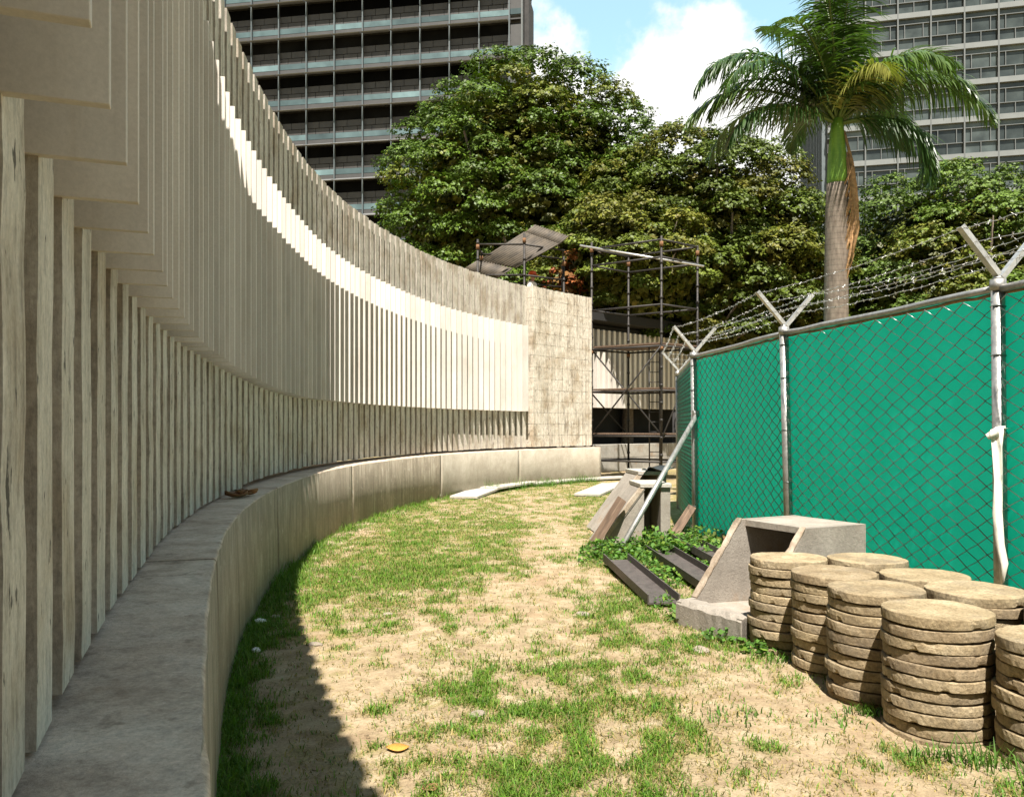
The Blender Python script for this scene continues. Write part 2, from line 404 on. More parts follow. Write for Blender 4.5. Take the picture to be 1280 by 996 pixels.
# ------------------------------------------------------------------ ground: one sheet
def axis(lo, hi, fine, far):
    a = list(np.arange(lo, hi + 1e-6, fine)); st = fine; v = hi
    up = []
    while v < far: st *= 1.35; v += st; up.append(v)
    st = fine; v = lo; dn = []
    while v > -far: st *= 1.35; v -= st; dn.append(v)
    return np.array(dn[::-1] + a + up)
ax_ = axis(-3.4, 4.2, .05, 700); ay_ = axis(2.6, 27, .07, 700)
GX, GY = np.meshgrid(ax_, ay_)
near = (GX > -5) & (GX < 7) & (GY > -2) & (GY < 34)
gz = np.where(near, .05 * (fbm(GX * .9, GY * .9, 21) - .5) + .035 * (fbm(GX * 5, GY * 5, 31, 3) - .5), 0)
gr = np.clip((grassiness(GX, GY) - .28) * 1.7, 0, .95)
gr = np.where(near, gr, .5)
def ground_z(x, y):
    x = np.asarray(x, float); y = np.asarray(y, float)
    return .05 * (fbm(x * .9, y * .9, 21) - .5) + .035 * (fbm(x * 5, y * 5, 31, 3) - .5)
V = np.stack([GX.ravel(), GY.ravel(), gz.ravel()], 1)
ny, nx = GX.shape; ii = np.arange(ny * nx).reshape(ny, nx)
Q = np.stack([ii[:-1, :-1].ravel(), ii[:-1, 1:].ravel(), ii[1:, 1:].ravel(), ii[1:, :-1].ravel()], 1)
gcol = np.stack([gr.ravel()] * 3, 1)
ground = link('ground', np_mesh('ground', V, Q, M['dirt'], gcol, True))
tag(ground, 'sandy trodden path with patches of short grass', 'ground', kind='structure')

# ------------------------------------------------------------------ curved wall
wall = empty('curved_wall', wp(12), 0, 'tall curved concrete wall of ribs and pale vertical fins on a low plinth, left of the path', 'wall')
wall_inv = Matrix.Translation(-wall.location)
def wchild(name, me):
    o = link(name, me, wall); o.matrix_parent_inverse = wall_inv; return o
# ribs and their backing
mb = MB()
def rib(s, width, z0, z1, o_front, o_back, seg, jit, groove=None, side=True):
    zs = np.linspace(z0, z1, seg + 1)
    rows = []
    for z in zs:
        l = s - width / 2 + random.uniform(-jit, jit); r = s + width / 2 + random.uniform(-jit, jit)
        of = o_front + random.uniform(-jit, jit) * .6
        if groove and any(abs(z - gz_) < (z1 - z0) / seg * .51 for gz_ in groove): of -= .004
        rows += [wp(s - width / 2 - .005, o_back, z), wp(l, of, z), wp(r, of, z), wp(s + width / 2 + .005, o_back, z)]
    fs = []
    for i in range(seg):
        a = 4 * i
        for j in range(3): fs.append((a + j, a + j + 1, a + 5 + j, a + 4 + j))
    n = len(rows); fs += [(0, 3, 2, 1), (n - 4, n - 3, n - 2, n - 1)]
    f0 = len(mb.f)
    mb.add(rows, fs)
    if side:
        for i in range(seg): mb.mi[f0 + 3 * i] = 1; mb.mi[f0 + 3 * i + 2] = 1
s = 1.185 - .315 * 38; RIBS = []
while s < S_FIN_END - .1: RIBS.append(s); s += .315 - .037 * min(1, max(0, (s - 5) / 4))
for s in RIBS:
    vis = s > 0
    rib(s, .186 + random.uniform(-.010, .010), Z_PL + random.uniform(.012, .03) + (.03 if s > 8 else 0), Z_TOP - random.uniform(0, .025), 0.0, -.20, 34 if vis else 2, .0035 if vis else 0)
# the flat end of the wall: ribs close together, crossed by pour joints
N_F = len(mb.f)
s = S_FIN_END + .06
while s < S_END - .05:
    zb_ = Z_PL + .055; of_ = .14 + random.uniform(-.012, .012)
    for lift in range(14):
        zt_ = Z_PL + .055 + (Z_TOP - Z_PL - .055) * (lift + 1) / 14 - (random.uniform(0, .02) if lift == 13 else .005)
        rib(s, .098 + random.uniform(-.006, .006), zb_, zt_, of_ + random.uniform(-.002, .002), -.20, 4, .004)
        zb_ = zt_ + random.uniform(.003, .008)
    s += .1365
for q_ in range(N_F, len(mb.f)): mb.mi[q_] = 2
NB = 140; rows = []
for k in range(NB + 1):
    s = -11.2 + (S_END + 11.2) * k / NB
    rows += [wp(s, -.19, Z_PL + .05), wp(s, -.19, Z_TOP - .04), wp(s, -.42, Z_TOP - .04), wp(s, -.42, Z_PL + .04)]
fs = []
for k in range(NB):
    a = 4 * k
    for j in range(4): fs.append((a + j, a + 4 + j, a + 4 + (j + 1) % 4, a + (j + 1) % 4))
fs += [(0, 1, 2, 3), (4 * NB + 3, 4 * NB + 2, 4 * NB + 1, 4 * NB)]
mb.add(rows, fs)
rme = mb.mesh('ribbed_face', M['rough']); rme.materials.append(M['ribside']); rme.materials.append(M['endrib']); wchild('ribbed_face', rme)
# the plinth, cast in lengths with open joints
joints = [-11.3, -6, -1, 3.55, 8.3, 13.2, 18.25, 22.3, S_END + .12]
for a0, a1 in zip(joints[:-1], joints[1:]):
    n = max(8, int((a1 - a0) / .12)); V = []; T = []
    for k in range(n + 1):
        s = a0 + .001 + (a1 - a0 - .002) * k / n
        ch = .012
        for (o, z) in ((-.42, -.3), (-.42, Z_PL), (W_PL - ch, Z_PL), (W_PL, Z_PL - ch), (W_PL + .01, .5), (W_PL + .015, -.3)):
            jo = random.uniform(-.004, .004) if o > 0 else 0
            V.append(wp(s, o + jo, z + (random.uniform(-.003, .003) if z > .9 else 0))); T.append([1. if a0 > 18 else 0.] * 3)
    fs = []
    for k in range(n):
        b = 6 * k
        for j in range(6): fs.append((b + j, b + 6 + j, b + 6 + (j + 1) % 6, b + (j + 1) % 6))
    me = np_mesh('plinth', [tuple(v) for v in V], fs, M['plinth'], np.array(T))
    bm = bmesh.new(); bm.from_mesh(me)
    bm.verts.ensure_lookup_table()
    bm.faces.new([bm.verts[i] for i in range(6)]); bm.faces.new([bm.verts[6 * n + i] for i in range(5, -1, -1)])
    bmesh.ops.recalc_face_normals(bm, faces=bm.faces); bm.to_mesh(me); bm.free()
    p = wchild('plinth', me)
    p['label'] = 'pale newer length of plinth' if a0 > 18 else 'streaked weathered length of plinth'
# smooth fins
fb = MB(); fb.box((.062, -.100 + .011 - .003, (Z_PT - Z_PB) / 2), (.266, .024, Z_PT - Z_PB), None, .0015)
fin_me = fb.mesh('concrete_fin', M['smooth'])
s_list = [q for q in RIBS if q > -5.6]
for s in s_list:
    u_ = min(1, max(0, (s - 5.5) / 5.5)); u_ = u_ * u_ * (3 - 2 * u_)
    zb_ = CAMZ + .52 - .145 * u_; wo = (.158 - W_FIN) * (1 - u_)
    o = link('concrete_fin', fin_me, wall); o.matrix_parent_inverse = wall_inv
    o.location = wp(s, wo + random.uniform(-.004, .004), zb_ + random.uniform(-.003, .003)); o.rotation_euler = (0, 0, -wh(s))
    o.scale = (1, 1, (Z_PT - zb_) / (Z_PT - Z_PB))
print('fins', len(s_list))

# ------------------------------------------------------------------ the second finned wall beyond the gap
w2 = empty('finned_wall', (2.5, 28.3, 0), 0, 'shaded finned wall on a block plinth seen through the scaffold', 'wall')
w2.rotation_euler = (0, 0, 0)
h2 = .8; T2 = Vector((math.sin(h2), math.cos(h2), 0)); N2 = Vector((math.cos(h2), -math.sin(h2), 0)); RZ2 = rotz(-h2)
o2 = Vector((-.8, -.75, 0)); L2 = 8.6
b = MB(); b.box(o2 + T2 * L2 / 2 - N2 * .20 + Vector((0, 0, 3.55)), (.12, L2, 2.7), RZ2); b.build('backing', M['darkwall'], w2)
b = MB(); b.box(o2 + T2 * L2 / 2 - N2 * 1.9 + Vector((0, 0, 2.5)), (.3, L2, 5.0), RZ2); b.box(o2 + T2 * L2 / 2 - N2 * 1.0 + Vector((0, 0, 4.97)), (1.7, L2, .15), RZ2); b.build('recess_wall', M['shadeblack'], w2)
b = MB(); b.box(o2 + T2 * L2 / 2 - N2 * .06 + Vector((0, 0, .47)), (.5, L2, .94), RZ2)
b.build('plinth_core', M['block'], w2)
for r_ in range(2):
    for k in range(11):
        bb = MB(); bb.box(o2 + T2 * (.39 + .78 * k) + N2 * .225 + Vector((0, 0, .245 + .47 * r_)), (.09, .765, .455), RZ2, .008)
        bb.build('plinth_block', M['block'], w2)
f2 = MB(); f2.box((0, 0, 1.33), (.30, .13, 2.66), None, .006); f2m = f2.mesh('concrete_fin', M['smooth'])
for k in range(29):
    o = link('concrete_fin', f2m, w2); o.location = o2 + T2 * (.12 + .29 * k) + N2 * .02 + Vector((0, 0, 2.2)); o.rotation_euler = (0, 0, -h2)
b = MB(); b.box(o2 + T2 * (L2 / 2 + .3) + N2 * -.05 + Vector((0, 0, 5.25)), (1.2, L2 + .6, .3), RZ2); b.build('roof_slab', M['shadeblack'], w2)  # overhang added to shade the fins, its own shade painted black
b = MB(); b.box(o2 + T2 * 6.9 - N2 * .3 + Vector((0, 0, 5.95)), (.7, 3.6, 1.1), RZ2); b.build('upper_beam', M['shadeblack'], w2)

# ------------------------------------------------------------------ fence
fence = empty('chain_link_fence', (2.9, 9, 0), 0, 'chain link fence backed with green screen cloth and topped with barbed wire', 'fence')
finv = Matrix.Translation(-fence.location)
def fchild(name, me, label=None, parent=None):
    o = link(name, me, parent or fence)
    if parent is None: o.matrix_parent_inverse = finv
    else: o.matrix_parent_inverse = Matrix.Identity(4)
    if label: o['label'] = label
    return o
FP = [Vector((3.98, 3.0, 0)), Vector((3.50, 6.0, 0)), Vector((2.95, 8.9, 0)), Vector((2.625, 12.0, 0)), Vector((3.22, 16.2, 0)), Vector((7.5, 18.2, 0))]
H = 2.62
lean = [Vector((0, 0, 0)), Vector((-.03, 0, 0)), Vector((-.07, 0, 0)), Vector((-.03, 0, 0)), Vector((-.02, 0, 0)), Vector((0, 0, 0))]
TOP = [p + l + Vector((0, 0, H)) for p, l in zip(FP, lean)]
nrm = []
for i in range(len(FP)):
    a = FP[max(i - 1, 0)]; b_ = FP[min(i + 1, len(FP) - 1)]
    tt = (b_ - a).normalized(); nrm.append(Vector((-tt.y, tt.x, 0)))
nrm[3] = Vector((-.985, -.12, 0)); nrm[4] = Vector((-.96, .1, 0)).normalized()
arms_end = []
for i, (p, q) in enumerate(zip(FP, TOP)):
    m = MB(); r = .046
    m.tube([p - Vector((0, 0, .3)), q - Vector((0, 0, .02))], r, 14)
    post = fchild('post', m.mesh('post', M['galv']))
    m = MB(); m.tube([q - Vector((0, 0, .06)), q + Vector((0, 0, .02))], .054, 14); m.tube([q + Vector((0, 0, .02)), q + Vector((0, 0, .05))], [.05, .015], 14)
    fchild('post_cap', m.mesh('post_cap', M['galv']))
    ends = []
    for sg in (1, -1):
        d = (nrm[i] * sg * .31 + Vector((0, 0, .35)))
        a0 = q + Vector((0, 0, .03)) + d * .04; a1 = q + Vector((0, 0, .03)) + d
        t_ = Vector((-nrm[i].y, nrm[i].x, 0)); u_ = d.normalized().cross(t_).normalized()
        m = MB()
        poly = [(-.026, -.003), (.026, -.003), (.026, .034), (.020, .034), (.020, .003), (-.026, .003)]
        m.prism(poly, a1 - a0, a0, t_, u_)
        fchild('barb_arm', m.mesh('barb_arm', M['bluesteel']))
        ends.append((a0, a1))
    arms_end.append(ends)
    # tie wires and clamps on the post
    m = MB()
    for z in (.45, 1.0, 1.55, 2.1, 2.45):
        c = p.lerp(q, z / H); ring = [c + Vector((math.cos(k * math.pi / 6) * (r + .004), math.sin(k * math.pi / 6) * (r + .004), .004 * math.sin(k))) for k in range(13)]
        m = MB(); m.tube(ring, .004, 5, False)
        fchild('tie_wire', m.mesh('tie_wire', M['wire']))
for i in range(len(FP) - 1):
    p0, p1, q0, q1 = FP[i], FP[i + 1], TOP[i], TOP[i + 1]
    L = (p1 - p0).length; t_ = (p1 - p0).normalized(); n_ = Vector((-t_.y, t_.x, 0))
    # rail
    m = MB(); pts = []
    for k in range(9):
        u = k / 8; pts.append(q0.lerp(q1, u) + Vector((0, 0, -.045 + random.uniform(-.006, .006))) + n_ * random.uniform(-.006, .006))
    m.tube(pts, .027, 10); fchild('top_rail', m.mesh('top_rail', M['galv']))
    # screen cloth, slightly billowed and lashed to the rail with a rolled hem
    nu, nv = max(10, int(L / .06)), 44
    U, W = np.meshgrid(np.linspace(0, 1, nu + 1), np.linspace(0, 1, nv + 1))
    base = np.array(p0)[None, None] * (1 - U[..., None]) + np.array(p1)[None, None] * U[..., None]
    topc = np.array(q0)[None, None] * (1 - U[..., None]) + np.array(q1)[None, None] * U[..., None]
    P = base * (1 - W[..., None]) + topc * W[..., None]
    P[..., 2] = .03 + W * (H - .075) + .008 * np.sin(U * L * 18) * (W > .98)
    bil = -.03 - .012 * np.sin(U * math.pi) * np.sin(W * math.pi) + .010 * (fbm(U * L * .8 + W * 1.1, W * 2.0, 41 + i, 2) - .5) * np.minimum(1, 4 * (1 - W)) - .012
    P[..., 0] += n_.x * bil; P[..., 1] += n_.y * bil
    ii = np.arange((nu + 1) * (nv + 1)).reshape(nv + 1, nu + 1)
    Qf = np.stack([ii[:-1, :-1].ravel(), ii[:-1, 1:].ravel(), ii[1:, 1:].ravel(), ii[1:, :-1].ravel()], 1)
    fchild('screen_cloth', np_mesh('screen_cloth', P.reshape(-1, 3), Qf, M['screen'], None, True))
    m = MB(); pts = [q0.lerp(q1, k / 24) + Vector((0, 0, -.078 + random.uniform(-.006, .006))) - n_ * .028 for k in range(25)]
    m.tube(pts, .013, 6); fchild('hem', m.mesh('hem', M['dead']))
    # the woven wire: each wire is a zigzag that hooks the next one
    m = MB(); dw = .105; nc = int(L / dw); dw = L / nc; dz = .062
    nz = int((H - .1) / dz)
    for c in range(nc):
        pts = []
        for k in range(nz + 1):
            z = .04 + k * dz; u = (c + .5) * dw + (.5 if (k + c) % 2 == 0 else -.5) * dw * 1.04 + random.uniform(-.003, .003)
            u = min(max(u, .0), L)
            off = .016 + (.006 if k % 2 == 0 else -.004)
            uu = u / L; b0 = p0.lerp(p1, uu); b1 = q0.lerp(q1, uu)
            v = b0.lerp(b1, z / H); v.z = z
            pts.append(v + n_ * off)
        m.tube(pts, .0052, 5, False)
    fchild('wire_mesh', m.mesh('wire_mesh', M['wire']))
    # barbed strands
    for sgi in range(2):
        for fr in (.38, .68, .97):
            a0 = arms_end[i][sgi][0].lerp(arms_end[i][sgi][1], fr); a1 = arms_end[i + 1][sgi][0].lerp(arms_end[i + 1][sgi][1], fr)
            m = MB(); n = 26; pts = []
            sag = random.uniform(.02, .07)
            for k in range(n + 1):
                u = k / n; v = a0.lerp(a1, u); v.z -= sag * 4 * u * (1 - u) + random.uniform(-.006, .006); v += n_ * random.uniform(-.006, .006); pts.append(v)
            m.tube(pts, .0028, 5, False)
            Lb = (a1 - a0).length; nb = int(Lb / .11)
            for k in range(nb):
                u = (k + .5) / nb; j = min(int(u * n), n - 1); v = pts[j].lerp(pts[j + 1], u * n - j)
                for e in range(2):
                    dd = Vector((random.uniform(-1, 1), random.uniform(-1, 1), random.uniform(-1, 1))).normalized() * .02
                    m.tube([v - dd, v + dd], .0024, 4, False)
            fchild('barbed_wire', m.mesh('barbed_wire', M['bluesteel']))
m = MB(); m.tube([at(872, 517, 11.95), Vector((1.235, 10.15, -.03))], .036, 12)
fchild('brace_pipe', m.mesh('brace_pipe', M['galv']))
m = MB(); c = at(872, 517, 11.95); m.tube([c + Vector((-.07, -.01, 0)), c + Vector((.03, 0, 0))], .05, 12)
fchild('brace_clamp', m.mesh('brace_clamp', M['galv']))

# ribbon tied on the near post
pts_px = [(1258, 536, 5.92), (1247, 536, 5.88), (1246, 560, 5.88), (1248, 600, 5.88), (1247, 640, 5.88), (1250, 680, 5.88), (1255, 705, 5.88), (1253, 728, 5.88)]
wd = [.10, .11, .085, .07, .065, .05, .05, .02]
V = []; 
for (x, y, d), w_ in zip(pts_px, wd):
    c = at(x, y, d)
    for k in range(5):
        u = k / 4 - .5
        V.append((c.x + u * w_, c.y - .012 * math.cos(u * 9 + y * .03), c.z + .01 * u))
fs = [(i * 5 + j, i * 5 + j + 1, i * 5 + 6 + j, i * 5 + 5 + j) for i in range(len(wd) - 1) for j in range(4)]
n = len(V); c = at(1258, 536, 5.92)
V += [tuple(at(1232, 543, 5.84)), tuple(at(1236, 549, 5.84)), tuple(at(1246, 533, 5.87)), tuple(at(1247, 546, 5.87)), tuple(at(1257, 532, 5.90)), tuple(at(1257, 545, 5.90))]
fs += [(n, n + 1, n + 3, n + 2), (n + 2, n + 3, n + 5, n + 4)]
rb = link('cloth_ribbon', np_mesh('cloth_ribbon', V, fs, M['ribbon'], None, True))
sol = rb.modifiers.new('Solidify', 'SOLIDIFY'); sol.thickness = .003
tag(rb, 'torn white cloth ribbon tied to the nearest fence post', 'ribbon')

# ------------------------------------------------------------------ concrete discs
def disc_mesh(seed):
    r_ = random.Random(seed); n = 96; rad = .268; th = .0565
    prof = [(0, th, 0), (.55, th, 0), (.95, th, 0), (.99, th - .001, 1), (1.0, th - .005, 1), (1.004, th * .55, 1), (1.0, .006, 1), (.99, .002, 1), (.9, 0, 0), (0, 0, 0)]
    ph = [r_.uniform(0, 6.28) for _ in range(6)]
    V = []; fs = []
    for j, (u, z, e) in enumerate(prof):
        if u == 0: V.append((0, 0, z)); continue
        for k in range(n):
            a = 2 * math.pi * k / n
            wob = 1 + .006 * math.sin(2 * a + ph[0]) + .005 * math.sin(5 * a + ph[1]) + (.004 * r_.uniform(-1, 1) if e else 0)
            zz = z + (.0025 * math.sin(3 * a + ph[2]) if 0 < j < 8 else 0) + (r_.uniform(-.0010, .0010) if e else 0)
            if j in (6, 7) and math.sin(7 * a + ph[3]) * math.sin(3 * a + ph[4]) > .80: zz += .008; wob -= .015
            if j in (3, 4) and math.sin(6 * a + ph[5]) * math.sin(4 * a + ph[4]) > .86: zz -= .006; wob -= .014
            V.append((rad * u * wob * math.cos(a), rad * u * wob * math.sin(a), zz))
    off = [0]; 
    for j, (u, z, e) in enumerate(prof): off.append(off[-1] + (1 if u == 0 else n))
    for j in range(len(prof) - 1):
        for k in range(n):
            k2 = (k + 1) % n
            if prof[j][0] == 0: fs.append((0, off[1] + k, off[1] + k2))
            elif prof[j + 1][0] == 0: fs.append((off[j] + k, off[j + 1], off[j] + k2))
            else: fs.append((off[j] + k, off[j + 1] + k, off[j + 1] + k2, off[j] + k2))
    me = bpy.data.meshes.new('concrete_disc'); me.from_pydata(V, [], fs); me.materials.append(M['disc']); me.update()
    bm = bmesh.new(); bm.from_mesh(me); bmesh.ops.recalc_face_normals(bm, faces=bm.faces); bm.to_mesh(me); bm.free()
    me.polygons.foreach_set('use_smooth', np.zeros(len(me.polygons), dtype=bool))
    return me
DM = [disc_mesh(k) for k in range(7)]
ORD = ['topmost', 'second', 'third', 'fourth', 'fifth', 'sixth', 'seventh', 'eighth', 'ninth', 'tenth', 'eleventh', 'twelfth', 'thirteenth']
STK = [ # name, X, Y, count
    ('front-row stack touching the concrete trough', 2.0, 6.10, 11),
    ('front-row stack second from the trough', 2.13, 5.54, 11),
    ('front-row stack third from the trough', 2.15, 4.98, 11),
    ('front-row stack fourth from the trough, fully in view', 2.245, 4.43, 11),
    ('front-row stack at the right picture edge', 2.62, 4.03, 10),
    ('back-row stack nearest the trough', 2.53, 6.02, 11),
    ('back-row stack second from the trough', 2.67, 5.46, 11),
    ('back-row stack third from the trough', 2.70, 4.88, 11),
    ('back-row stack at the right picture edge', 3.01, 4.42, 11)]
for si, (nm, X, Y, cnt) in enumerate(STK):
    z = float(ground_z(X, Y)) - .03
    for k in range(cnt):
        o = link('concrete_disc', DM[random.randrange(7)])
        o.location = (X + random.uniform(-.012, .012), Y + random.uniform(-.012, .012), z)
        o.rotation_euler = (random.uniform(-.008, .008), random.uniform(-.008, .008), random.uniform(0, 6.28))
        z += .0618
        i = cnt - 1 - k
        w_ = 'lowest' if k == 0 else ORD[i]
        tag(o, f'{w_} round tan concrete disc of the {nm}', 'concrete disc', 'stacked round concrete discs')

# ------------------------------------------------------------------ precast trough beside the discs
def build_trough(name, loc, rz, label):
    e = empty(name, loc, rz, label, 'concrete trough', 'precast concrete units by the fence')
    Wd, Ln, Ht, th, SL = .70, 1.30, .82, .055, .60     # local x: length, local y: width (0..-Wd)
    prof = [(0, 0), (Ln, 0), (Ln, Ht), (SL + .05, Ht), (.17, .205), (0, .19)]
    b = MB(); b.prism(prof, (0, th, 0), (0, 0, 0), (1, 0, 0), (0, 0, 1)); b.build('side_wall', M['precast'], e)
    b = MB(); b.prism(prof, (0, th, 0), (0, -Wd, 0), (1, 0, 0), (0, 0, 1)); b.build('side_wall', M['precast'], e)
    b = MB(); b.box((Ln - .03, -Wd / 2 + th / 2, Ht / 2), (.058, Wd - th - .004, Ht - .004)); b.build('back_wall', M['precast'], e)
    b = MB(); b.box(((SL + .07 + Ln) / 2, -Wd / 2 + th / 2, Ht - .028), (Ln - SL - .09, Wd - th - .004, .05)); b.build('roof_slab', M['precast'], e)
    # floor sloping up into the unit and the front lip with a broken top
    b = MB(); b.prism([(.15, .05), (Ln - .07, .05), (Ln - .07, .11), (.15, .16)], (0, Wd - th - .004, 0), (0, -Wd + th + .002, 0), (1, 0, 0), (0, 0, 1)); b.build('floor_slab', M['precast'], e)
    b = MB(); n = 14; V = []
    for k in range(n + 1):
        y = -Wd + (Wd + th) * k / n; j = lambda a: random.uniform(-a, a)
        V += [(-.012, y, -.05), (-.010 + j(.004), y, .17 + j(.007)), (.03 + j(.008), y, .205 + j(.005)), (.165 + j(.015), y, .19 + j(.006)), (.19, y, -.05)]
    fs = [(5 * k + q, 5 * k + 5 + q, 5 * k + 5 + (q + 1) % 5, 5 * k + (q + 1) % 5) for k in range(n) for q in range(5)] + [(0, 1, 2, 3, 4), (5 * n + 4, 5 * n + 3, 5 * n + 2, 5 * n + 1, 5 * n)]
    b.add(V, fs); b.build('front_lip', M['precast'], e)
    for yy in (0, -Wd):
        b = MB(); n = 16; V = []
        for k in range(n + 1):
            u = k / n; x = .17 + (SL + .05 - .17) * u; z = .205 + (Ht - .205) * u; j = lambda a: random.uniform(-a, a)
            V += [(x - .012, yy - .003 + j(.004), z - .004), (x - .014, yy - .003 + j(.004), z + .012 + j(.004)), (x - .014, yy + th + .004 + j(.012), z + .012 + j(.004)), (x - .002, yy + th + .012 + j(.012), z - .02)]
        fs = [(4 * k + q, 4 * k + 4 + q, 4 * k + 4 + (q + 1) % 4, 4 * k + (q + 1) % 4) for k in range(n) for q in range(4)] + [(0, 1, 2, 3), (4 * n + 3, 4 * n + 2, 4 * n + 1, 4 * n)]
        b.add(V, fs); b.build('chipped_rim', M['lip'], e)
    return e
ang = math.atan2(.457, .886)
tr1 = build_trough('concrete_trough', (1.36, 6.76, -.01), ang, 'open grey concrete trough with a sloping mouth beside the disc stacks')

# the two units behind: sloped plate, gusset, slab top and a leg
def build_unit(loc, rz, sc, label):
    e = empty('precast_frame', loc, rz, label, 'concrete unit', 'precast concrete units by the fence'); e.scale = (sc, sc, sc)
    D = .75
    b = MB(); b.prism([(0, 0), (.60, .80), (.66, .78), (.08, 0)], (0, D, 0), (0, 0, 0), (1, 0, 0), (0, 0, 1)); b.build('sloping_plate', M['precast'], e)
    b = MB(); b.prism([(.085, 0), (.645, 0), (.645, .76)], (0, .06, 0), (0, .012, 0), (1, 0, 0), (0, 0, 1)); b.build('gusset', M['precast'], e)
    b = MB(); b.box((.80, D / 2, .825), (.42, D + .03, .055), None, .006); b.build('top_slab', M['slab'], e)
    b = MB(); b.box((.935, D / 2 + .01, .398), (.13, D - .02, .796), None, .006); b.build('leg', M['precast'], e)
    b = MB(); b.box((.76, D - .05, .395), (.215, .05, .79)); b.build('back_plate', M['precast'], e)
    b = MB(); n = 14; V = []
    for k in range(n + 1):
        u = k / n; j = lambda a: random.uniform(-a, a)
        x = .6 * u; z = .8 * u
        V += [(x - .012, -.008 + j(.006), z), (x - .012, .07 + j(.02), z), (x + .0, .07 + j(.02), z - .01), (x + .045, -.008, z - .012)]
    fs = [(4 * k + q, 4 * k + 4 + q, 4 * k + 4 + (q + 1) % 4, 4 * k + (q + 1) % 4) for k in range(n) for q in range(4)] + [(0, 1, 2, 3), (4 * n + 3, 4 * n + 2, 4 * n + 1, 4 * n)]
    b.add(V, fs); b.build('chipped_rim', M['lip'], e)
    return e
build_unit((1.10, 11.05, -.02), .05, 1.0, 'concrete unit with a sloping side and white slab top behind the leaning brace pipe')
build_unit((1.24, 12.35, .02), .10, 1.06, 'farther concrete unit half hidden under dark plastic sheet')
b = MB()
V = []; n = 9
for i in range(n):
    for j in range(n):
        u, v = i / (n - 1), j / (n - 1)
        V.append((1.88 + .50 * u + .03 * math.sin(5 * v), 12.32 + .62 * v, .95 + .03 * math.sin(7 * u + 3 * v) + .02 * math.cos(9 * v) - (.16 * max(0, .25 - u) * 4 if u < .25 else 0)))
fs = [(i * n + j, (i + 1) * n + j, (i + 1) * n + j + 1, i * n + j + 1) for i in range(n - 1) for j in range(n - 1)]
b.add(V, fs, True); ps = b.build('plastic_sheet', M['plastic']); sol = ps.modifiers.new('Solidify', 'SOLIDIFY'); sol.thickness = .006
tag(ps, 'crumpled dark plastic sheet lying on the farther concrete unit', 'plastic sheet')

# planks
def plank(a, b_, w_, th, mat, label, nm='wooden_plank', cat='plank', roll=0):
    a = Vector(a); b_ = Vector(b_); L = (b_ - a).length
    e = MB(); e.box((L / 2, 0, 0), (L, w_, th), None, .004)
    o = e.build(nm, mat); o.location = a
    q = (b_ - a).to_track_quat('X', 'Z').to_matrix() @ Matrix.Rotation(roll, 3, 'X'); o.rotation_euler = q.to_euler()
    return tag(o, label, cat)
plank((1.0, 10.72, .02), (1.44, 10.98, .64), .13, .03, M['wood'], 'dark brown plank leaning along the sloping side of a concrete unit', roll=1.2)
plank((2.05, 11.0, .06), (2.52, 11.75, .46), .12, .04, M['wood'], 'weathered brown plank leaning on the corner fence post', roll=.5)
# steel channels
def channel(a, b_, w_, hgt, label, tilt=0):
    a = Vector(a); b_ = Vector(b_); L = (b_ - a).length
    poly = [(-w_ / 2, 0), (w_ / 2, 0), (w_ / 2, hgt), (w_ / 2 - .012, hgt), (w_ / 2 - .014, .014), (-w_ / 2 + .014, .014), (-w_ / 2 + .012, hgt), (-w_ / 2, hgt)]
    m = MB(); m.prism(poly, (L, 0, 0), (0, 0, 0), (0, -1, 0), (0, 0, 1))
    o = m.build('steel_channel', M['rustysteel']); o.location = a
    q = (b_ - a).to_track_quat('X', 'Z').to_matrix() @ Matrix.Rotation(tilt, 3, 'X'); o.rotation_euler = q.to_euler()
    return tag(o, label, 'steel channel', 'steel channels lying in the weeds')
channel((1.18, 9.55, .06), (1.335, 7.38, .03), .29, .085, 'dark steel channel lying nearest the path in full view')
channel((1.76, 10.2, .08), (1.93, 7.95, .05), .31, .085, 'dark steel channel in the weeds between two others', .03)
channel((2.22, 11.3, .08), (2.36, 9.1, .06), .29, .085, 'dark steel channel lying closest to the green fence', -.05)
m = MB()
for (y0, z0, sy, sz) in ((0, 0, .13, .012), (0, .13, .13, .012), (-.06, .065, .012, .118), (.06, .065, .012, .118)):
    m.box((.45, y0, z0 + .006 if sz < .05 else z0 + .006), (.9, sy, sz))
o = m.build('square_tube', M['rust']); o.location = (2.70, 10.45, .04); o.rotation_euler = (0, 0, R(78))
tag(o, 'rusty square steel tube lying end-on below the green fence', 'steel tube')

# flat precast slabs on the grass
def slab(c, L, w_, rz, label, ry=0, z=.05):
    m = MB(); m.box((0, 0, 0), (L, w_, .055), None, .006)
    o = m.build('concrete_slab', M['slab']); o.location = (c[0], c[1], z); o.rotation_euler = (0, ry, rz)
    return tag(o, label, 'concrete slab', 'flat white slabs on the grass')
def seg_slab(a, b_, w_, label, ry=0, z=.05):
    a = Vector(a); b_ = Vector(b_); slab(((a.x + b_.x) / 2, (a.y + b_.y) / 2), (b_ - a).length, w_, math.atan2(b_.y - a.y, b_.x - a.x), label, ry, z)
seg_slab((-1.05, 18.2), (-.52, 20.7), .62, 'flat white slab on the grass, nearest of the row along the plinth', -.012, .06)
seg_slab((-.62, 20.1), (.42, 22.3), .6, 'flat white slab overlapping the nearest slab along the plinth', 0, .10)
seg_slab((.38, 22.1), (1.75, 23.9), .6, 'flat white slab third along the plinth towards the scaffold', 0, .07)
seg_slab((1.75, 23.9), (3.4, 25.1), .55, 'flat white slab in front of the scaffold foot', 0, .06)
seg_slab((1.68, 18.8), (2.62, 21.8), .60, 'flat white slab lying alone mid path near the concrete units', -.01, .06)
seg_slab((2.60, 21.7), (3.5, 23.0), .5, 'flat white slab beyond the lone mid-path slab', 0, .06)

